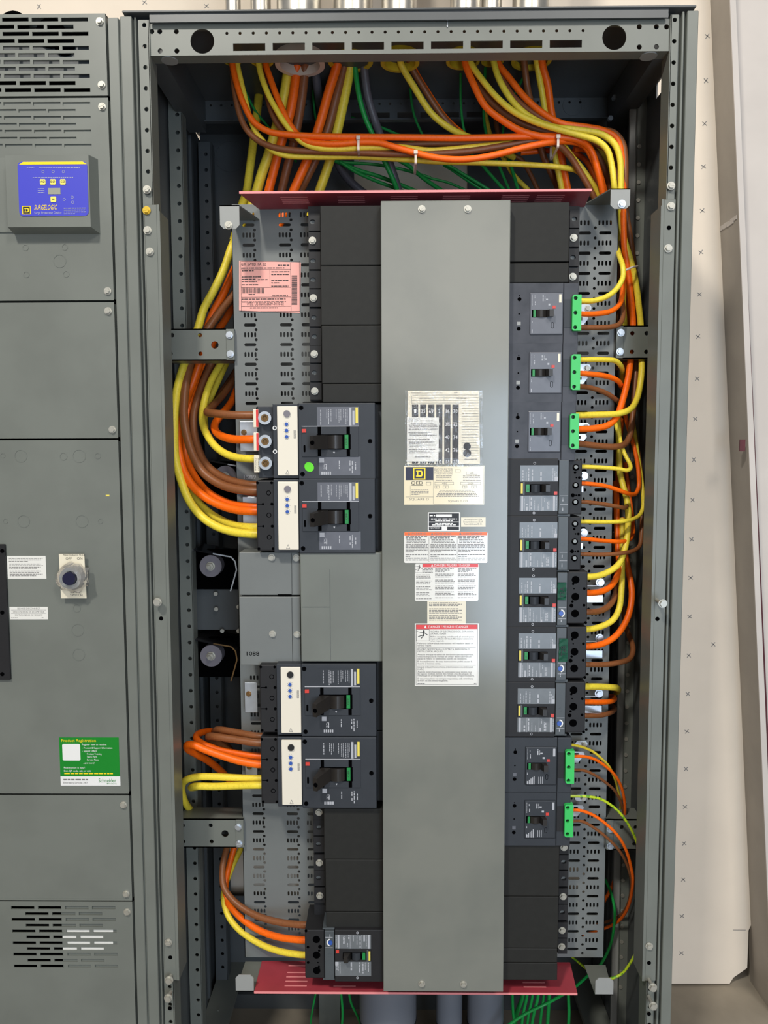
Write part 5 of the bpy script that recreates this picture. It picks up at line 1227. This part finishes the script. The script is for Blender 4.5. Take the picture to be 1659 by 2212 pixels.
cable('B', 6.2, [(1229, 1663, .078), (1259.7, 1664), (1285.5, 1675), (1309, 1691), (1327, 1707), (1341, 1732.5), (1347, 1756, .17), (1346, 1800, .22)], 'thin brown wire from the upper of the two lower green-tabbed breakers', g)
cable('L', 5.6, [(1229, 1719.6, .078), (1269.6, 1720.6), (1295.5, 1725.6), (1319, 1738.5), (1339, 1756), (1359, 1784), (1375, 1818), (1385, 1854), (1389, 1897, .10), (1389, 1950), (1386, 2006), (1378, 2045), (1362, 2079), (1342, 2104), (1315, 2115, .12), (1270, 2095, .3), (1232, 2064, .35)], 'thin yellow-green striped wire in the widest loop, from the lowest green-tabbed breaker', g)
cable('O', 6.6, [(1228, 1749.4, .078), (1251.7, 1750.4), (1279.6, 1760), (1309, 1780), (1335, 1806), (1353, 1838), (1364, 1877.7), (1367, 1900, .12), (1362, 1942), (1351, 1971.6), (1332.6, 1992), (1304, 2006, .26), (1260, 2020, .3)], 'thin orange wire in the outer loop from the lowest green-tabbed breaker', g)
cable('B', 6.4, [(1228, 1774, .078), (1255.7, 1774), (1279.6, 1786), (1309, 1808), (1335, 1834), (1352, 1862), (1362, 1893, .14), (1362, 1930), (1352, 1962), (1334, 1982), (1304, 1993, .28), (1260, 2005)], 'thin brown wire in the inner loop from the lowest green-tabbed breaker', g)
cable('O', 8, [(1343, 1800, .3), (1341, 1845), (1334, 1880), (1319, 1921), (1302, 1952, .3)], 'short orange wire slanting behind the lower right arm', g)
g = 'cables at the left of the big breakers'
cable('Y', 18, [(540, 440, .30), (518, 495), (500, 535, .26), (484, 581), (462, 626.6), (440, 668), (428, 708, .22), (408, 760), (397, 790), (384, 835), (378, 880, .18), (376.5, 930), (379, 989), (390, 1034), (408, 1080), (436, 1116), (470, 1138), (505, 1149), (545, 1153.5, .09)], 'thickest yellow cable swinging widest at the left, into the second big breaker', g)
cable('Y', 17, [(400, 1010, .23), (419, 1070), (444.5, 1101), (479, 1124), (513, 1136), (546, 1139, .10)], 'yellow cable tucked behind the widest one, into the second big breaker', g)
cable('O', 18, [(512, 570, .30), (498, 599.5), (482, 635.6), (462, 672), (450, 703, .26), (438, 760), (426, 800), (408, 850, .25), (390, 905, .20), (384.5, 945), (387, 975), (396, 1015), (416, 1049), (446, 1076), (480.6, 1093), (513, 1101.5), (546, 1104, .09)], 'front orange cable in the wide left bend, into the second big breaker', g)
cable('O', 17, [(438, 782, .29), (424, 818), (410, 870), (402, 920), (401.5, 985, .22), (417, 1023), (438, 1053), (462, 1072), (500, 1089), (546, 1095, .11)], 'rear orange cable between the brown pair and the front orange one', g)
cable('B', 18.5, [(520, 612, .30), (502, 641), (477, 672), (453, 705, .24), (427, 750), (411, 785), (402, 825), (398, 862), (397, 900, .17), (405, 946), (419, 988), (441, 1022), (474, 1045), (505, 1055.5), (546, 1061, .09)], 'front brown cable of the pair into the second big breaker', g)
cable('B', 17.5, [(470, 755, .29), (457, 785), (440, 825.5), (427, 862), (419, 894), (419, 930, .21), (429, 971), (446, 1004), (474, 1027), (505, 1040), (546, 1048, .11)], 'rear brown cable of the pair into the second big breaker', g)
cable('Y', 16, [(490, 755, .27), (477, 785), (458.5, 818), (446, 850), (438, 885, .2), (437, 908), (442, 928), (452, 947), (466, 965), (487, 980), (513, 988.5), (544, 991, .075)], 'yellow cable into the lowest bare lug of the breaker with the green dot', g)
cable('Y', 14, [(496, 770, .32), (482, 800), (466, 835), (452, 868), (443, 900, .27), (444, 925)], 'yellow cable in shade just behind the one into the lowest bare lug', g)
cable('O', 17, [(512, 840, .32), (499, 870, .29), (478, 896), (464, 917, .2), (467, 933), (484, 944, .12), (507, 949), (544, 949, .075)], 'orange cable curling into the middle bare lug of the breaker with the green dot', g)
cable('B', 16.5, [(505, 820, .32), (480, 855, .29), (456, 880, .22), (448, 891, .15), (465, 893.5, .10), (505, 896.5, .08), (544, 897, .075)], 'brown cable curling into the top bare lug of the breaker with the green dot', g)
cable('O', 17, [(515, 640, .33), (502, 664), (484, 695), (470, 715, .3), (455, 755)], 'orange cable seen only above the upper left arm, nearest the perforated sheet', g)
cable('B', 16, [(514, 795, .36), (495, 825), (472, 858, .34), (455, 890)], 'dark brown cable in shade left of the perforated sheet', g)
g = 'cables looping into the lowest big breaker'
cable('B', 15, [(520, 1650, .30), (490, 1610, .29), (464, 1588, .22), (467, 1577, .16), (480, 1577, .13), (515, 1583), (556, 1590, .09)], 'rear brown cable into the lowest big breaker', g)
cable('B', 15.5, [(520, 1640, .26), (480, 1612, .24), (452, 1596, .17), (454, 1590, .12), (468, 1591.5, .1), (505, 1597), (556, 1604.6, .075)], 'front brown cable into the lowest big breaker', g)
cable('O', 15, [(500, 1595, .28), (465, 1581, .24), (442, 1581, .2), (425, 1588, .16), (425, 1597, .14), (438, 1607), (466, 1617.5), (505, 1626), (556, 1633.5, .10)], 'rear orange cable looping back on itself into the lowest big breaker', g)
cable('O', 16, [(500, 1690, .30), (480, 1668, .26), (452, 1645, .2), (424, 1629, .16), (405, 1617, .12), (405, 1609, .10), (418, 1609, .09), (442, 1619), (478.5, 1632), (515, 1643), (556, 1650.6, .07)], 'front orange cable bending hard at the left into the lowest big breaker', g)
cable('Y', 15.5, [(500, 1826, .27), (462, 1812, .26), (432, 1788, .23), (416, 1757, .205), (400, 1733, .17), (393, 1709), (395, 1692), (408, 1682, .11), (430, 1678), (466, 1678), (515, 1680.5), (556, 1682, .085)], 'upper yellow cable bent like a hook into the lowest big breaker', g)
cable('Y', 15.5, [(455, 1697, .46), (435, 1699, .32), (420, 1701, .21), (413, 1701, .14), (424, 1698.5, .1), (466, 1699), (515, 1697), (556, 1696, .065)], 'lower yellow cable lying just under the hook-shaped one', g)
g = 'cables into the small lower left breaker'
cable('B', 14.5, [(503, 1790, .26), (490, 1831.6, .22), (481, 1871), (483, 1914, .17), (502, 1943), (534, 1967.6), (570, 1983.5), (613.6, 1993.6), (662, 1998, .085)], 'brown cable sweeping down into the small lower left breaker', g)
cable('O', 14.5, [(520, 1790, .28), (506, 1831.6, .26), (495, 1870.6), (488, 1905), (489, 1943, .2), (502, 1963), (527, 1988), (563, 2011), (606, 2025), (662, 2031, .085)], 'orange cable sweeping down into the small lower left breaker', g)
cable('Y', 13.6, [(534, 1795, .30), (519.6, 1834.5, .28), (502, 1871), (486, 1915), (483, 1943, .2), (492, 1976), (512, 2004), (541, 2027), (577, 2046), (613.6, 2057), (662, 2063, .085)], 'yellow cable sweeping down lowest into the small lower left breaker', g)
# ground wires
g = 'green ground wires at the top'
def gw(dia, pts, lab, gg=g): return cable('G', dia, pts, lab, gg, True)
gw(11, [(766, 122, .20), (767, 145), (776, 208.5), (789, 255), (804, 289), (822, 330, .26), (848, 385), (862, 420, .3)], 'thick green ground wire beside the right grey cable')
gw(5.6, [(515, 150, .30), (524.4, 182.6), (550, 237), (579, 273), (605, 305, .34), (640, 350)], 'thin green wire crossing behind the leftmost yellow cable')
gw(5.4, [(575, 130, .26), (589, 162), (605, 185), (625, 230, .33), (650, 290)], 'thin green wire behind the second bushing')
gw(6.4, [(630, 222, .40), (662, 229), (690, 233), (750, 251), (786, 263), (825, 276), (856, 289), (905, 312, .40)], 'green wire running level behind the thick cables to the right grey one')
gw(5.4, [(674, 160, .30), (676, 195.5), (682.5, 258), (700, 310, .34), (715, 350)], 'thin green wire beside the left grey cable')
gw(5.6, [(884, 150, .30), (886.6, 198), (894.5, 248), (913, 292), (935, 330, .34)], 'green wire under the middle yellow bushing')
gw(5.6, [(994, 122, .18), (995, 145), (996, 235, .28), (1004, 289), (1020, 335, .32)], 'green wire hanging straight under the first bushing right of the middle')
gw(6.2, [(1048, 122, .18), (1048, 145), (1046.5, 188), (1045, 251, .29), (1050, 290), (1060, 340, .33)], 'green wire hanging straight left of the second pair of fanned cables')
gw(5.6, [(1143, 122, .19), (1139, 145), (1120, 188), (1096, 235, .3), (1086, 290), (1090, 340)], 'green wire slanting left from the bushing nearest the right')
g2 = 'green wires fanning out above the red board'
gw(7, [(720, 346, .36), (745, 351), (807, 355), (870, 366), (930, 384, .36)], 'green wire uppermost of the fan over the pale opening', g2)
gw(9, [(720, 346, .34), (745, 356), (775, 368), (815, 380), (860, 397), (915, 420, .34)], 'green wire lowest of the fan, left of the right grey cable', g2)
gw(8, [(735, 350, .33), (770, 372), (815, 392), (868, 412, .33), (890, 424)], 'green wire lying second lowest at the left of the fan', g2)
gw(9.5, [(850, 340, .34), (879, 356), (900, 373), (923, 391), (962, 417, .32), (980, 430)], 'thick green wire slanting right of the right grey cable', g2)
gw(6, [(900, 374, .37), (923, 383), (970, 395), (1012, 414, .37), (1030, 422)], 'thin green wire lying flat across the pale opening', g2)
gw(7.5, [(955, 350, .32), (970, 358), (1017, 386), (1064, 415, .32), (1080, 426)], 'green wire upper of the close pair right of the pale opening', g2)
gw(7, [(958, 356, .33), (972, 364), (1012, 391), (1050, 416, .33), (1065, 428)], 'green wire lower of the close pair right of the pale opening', g2)
gw(7.5, [(1032, 345, .32), (1045, 361), (1067, 386), (1094, 416, .32), (1105, 428)], 'green wire third from the right above the red board', g2)
gw(6.5, [(1072, 345, .33), (1079, 361), (1101, 413, .33), (1108, 428)], 'green wire second from the right above the red board', g2)
gw(7.5, [(1098, 340, .32), (1104.5, 361), (1120, 413, .32), (1126, 430)], 'green wire rightmost above the red board', g2)
g3 = 'green wires under the lower red board'
for dia, pts, lab in ((7, [(1090, 2125, .3), (1083, 2157), (1066, 2190), (1050, 2235, .3)], 'green wire slanting left beside the grey pipe under the red board'),
        (7, [(1107, 2120, .32), (1107, 2158), (1109, 2195), (1116, 2240, .32)], 'green wire hanging straight, leftmost of the bundle'), (11, [(1134, 2120, .34), (1127, 2158), (1116, 2190), (1108, 2240, .34)], 'thick dark green wire within the bundle'),
        (7.5, [(1142, 2120, .3), (1137, 2158), (1130, 2190), (1124, 2240, .3)], 'green wire third in the bundle'), (7, [(1154, 2120, .31), (1149, 2158), (1142, 2190), (1136, 2240, .31)], 'green wire fourth in the bundle'),
        (8, [(1166, 2120, .3), (1161, 2158), (1153, 2190), (1144, 2240, .3)], 'green wire fifth in the bundle'), (7.5, [(1178, 2120, .32), (1174, 2158), (1169, 2190), (1164, 2240, .32)], 'green wire sixth in the bundle'),
        (9, [(1188, 2120, .3), (1186, 2158), (1184, 2190), (1181, 2240, .3)], 'green wire last in the bundle, nearly vertical'), (7.5, [(1226, 2120, .28), (1228, 2158), (1229, 2190), (1226, 2240, .28)], 'green wire hanging apart at the right end of the red board'),
        (7, [(1280, 2098, .3), (1243, 2131, .26), (1218, 2147, .22), (1180, 2168, .18), (1140, 2187), (1099, 2214), (1070, 2240, .18)], 'long green wire slanting across in front of the bundle'),
        (6, [(735, 2130, .3), (738, 2158), (740, 2190), (736, 2240, .3)], 'green wire left of the big grey pipe'), (6, [(752, 2130, .32), (758, 2165), (772, 2195), (790, 2240, .32)], 'green wire curving along the big grey pipe'),
        (5, [(685, 2130, .36), (678, 2165), (672, 2200), (670, 2240, .36)], 'thin dark green wire furthest left under the red board')):
    gw(dia, pts, lab, g3)
gw(6.5, [(1300, 1890, .3), (1308.5, 1903, .26), (1319, 1926), (1327, 1960, .2), (1327, 1994.5), (1319, 2040), (1301, 2078, .26), (1285, 2095, .3)], 'single green wire bowing beside the lower right perforated sheet', 'green wire at the lower right')
# nylon ties
def tie(px, py0, py1, d0, d1, label, wpx=5):
    p0, p1 = U(px, py0, d0), U(px, py1, d0); w = .0024
    o = B().poly(rrect(d0, d1, p1.z, p0.z, .004), p0.x-w, p0.x+w, [rrect(d0+.0012, d1-.0012, p1.z+.0012, p0.z-.0012, .003)], ax='x')
    o.box(p0.x-.004, p0.x+.004, d0-.003, d0+.001, p0.z-.010, p0.z-.003)
    tag(o.build('cable_tie', NYLON), label, 'cable tie', 'nylon ties on the cables')
tie(774, 291, 325, .152, .215, 'clear nylon tie at the left of the cable crossing')
tie(898, 322, 354, .150, .215, 'clear nylon tie where the orange cable dips in the crossing')
tie(1206, 288, 318, .145, .22, 'clear nylon tie at the right end of the crossing')
p0, p1 = U(1350, 585, .13), U(1374, 578, .155)
tag(B().tube([p0+Vector((0, -.006, 0)), (p0+p1)/2+Vector((0, -.016, .001)), p1+Vector((0, -.010, 0))], .0022, 8).build('cable_tie', NYLON), 'clear nylon tie around the cables right of the upper perforated sheet', 'cable tie', 'nylon ties on the cables')
# grey pipes standing in the cabinet bottom
for px, hw, d, py, lab in ((838, 72, .24, 2152, 'wide grey plastic pipe under the middle of the red board'), (970, 33, .26, 2162, 'narrower grey plastic pipe right of the wide one'), (1048, 46, .27, 2160, 'grey plastic pipe beside the green wire bundle')):
    c = U(px, 2190, d); r = hw/1661*(1.5+d)*.9; zt_ = U(px, py, d).z+.09
    t = thing('stub_pipe', (c.x, d, 0), lab, 'pipe', 'grey pipes rising from the floor')
    B().cyl((c.x, d, 0), (0, 0, 1), r*.94, zt_-.13, 40).build('pipe', PVC, t)
    B().ring((c.x, d, zt_-.14), (0, 0, 1), r, r*.86, .14, 40).build('collar', PVC, t)
    B().ring((c.x, d, zt_-.143), (0, 0, 1), r*1.012, r*.9, .004, 40).build('collar_groove', BLACKP, t)
tag(B().box(U(690, 2170, .45).x, U(735, 2170, .45).x, .44, .46, .0, U(700, 2140, .45).z).build('floor_strut', GREY), 'short grey strut rising behind the wires left of the wide pipe', 'strut')
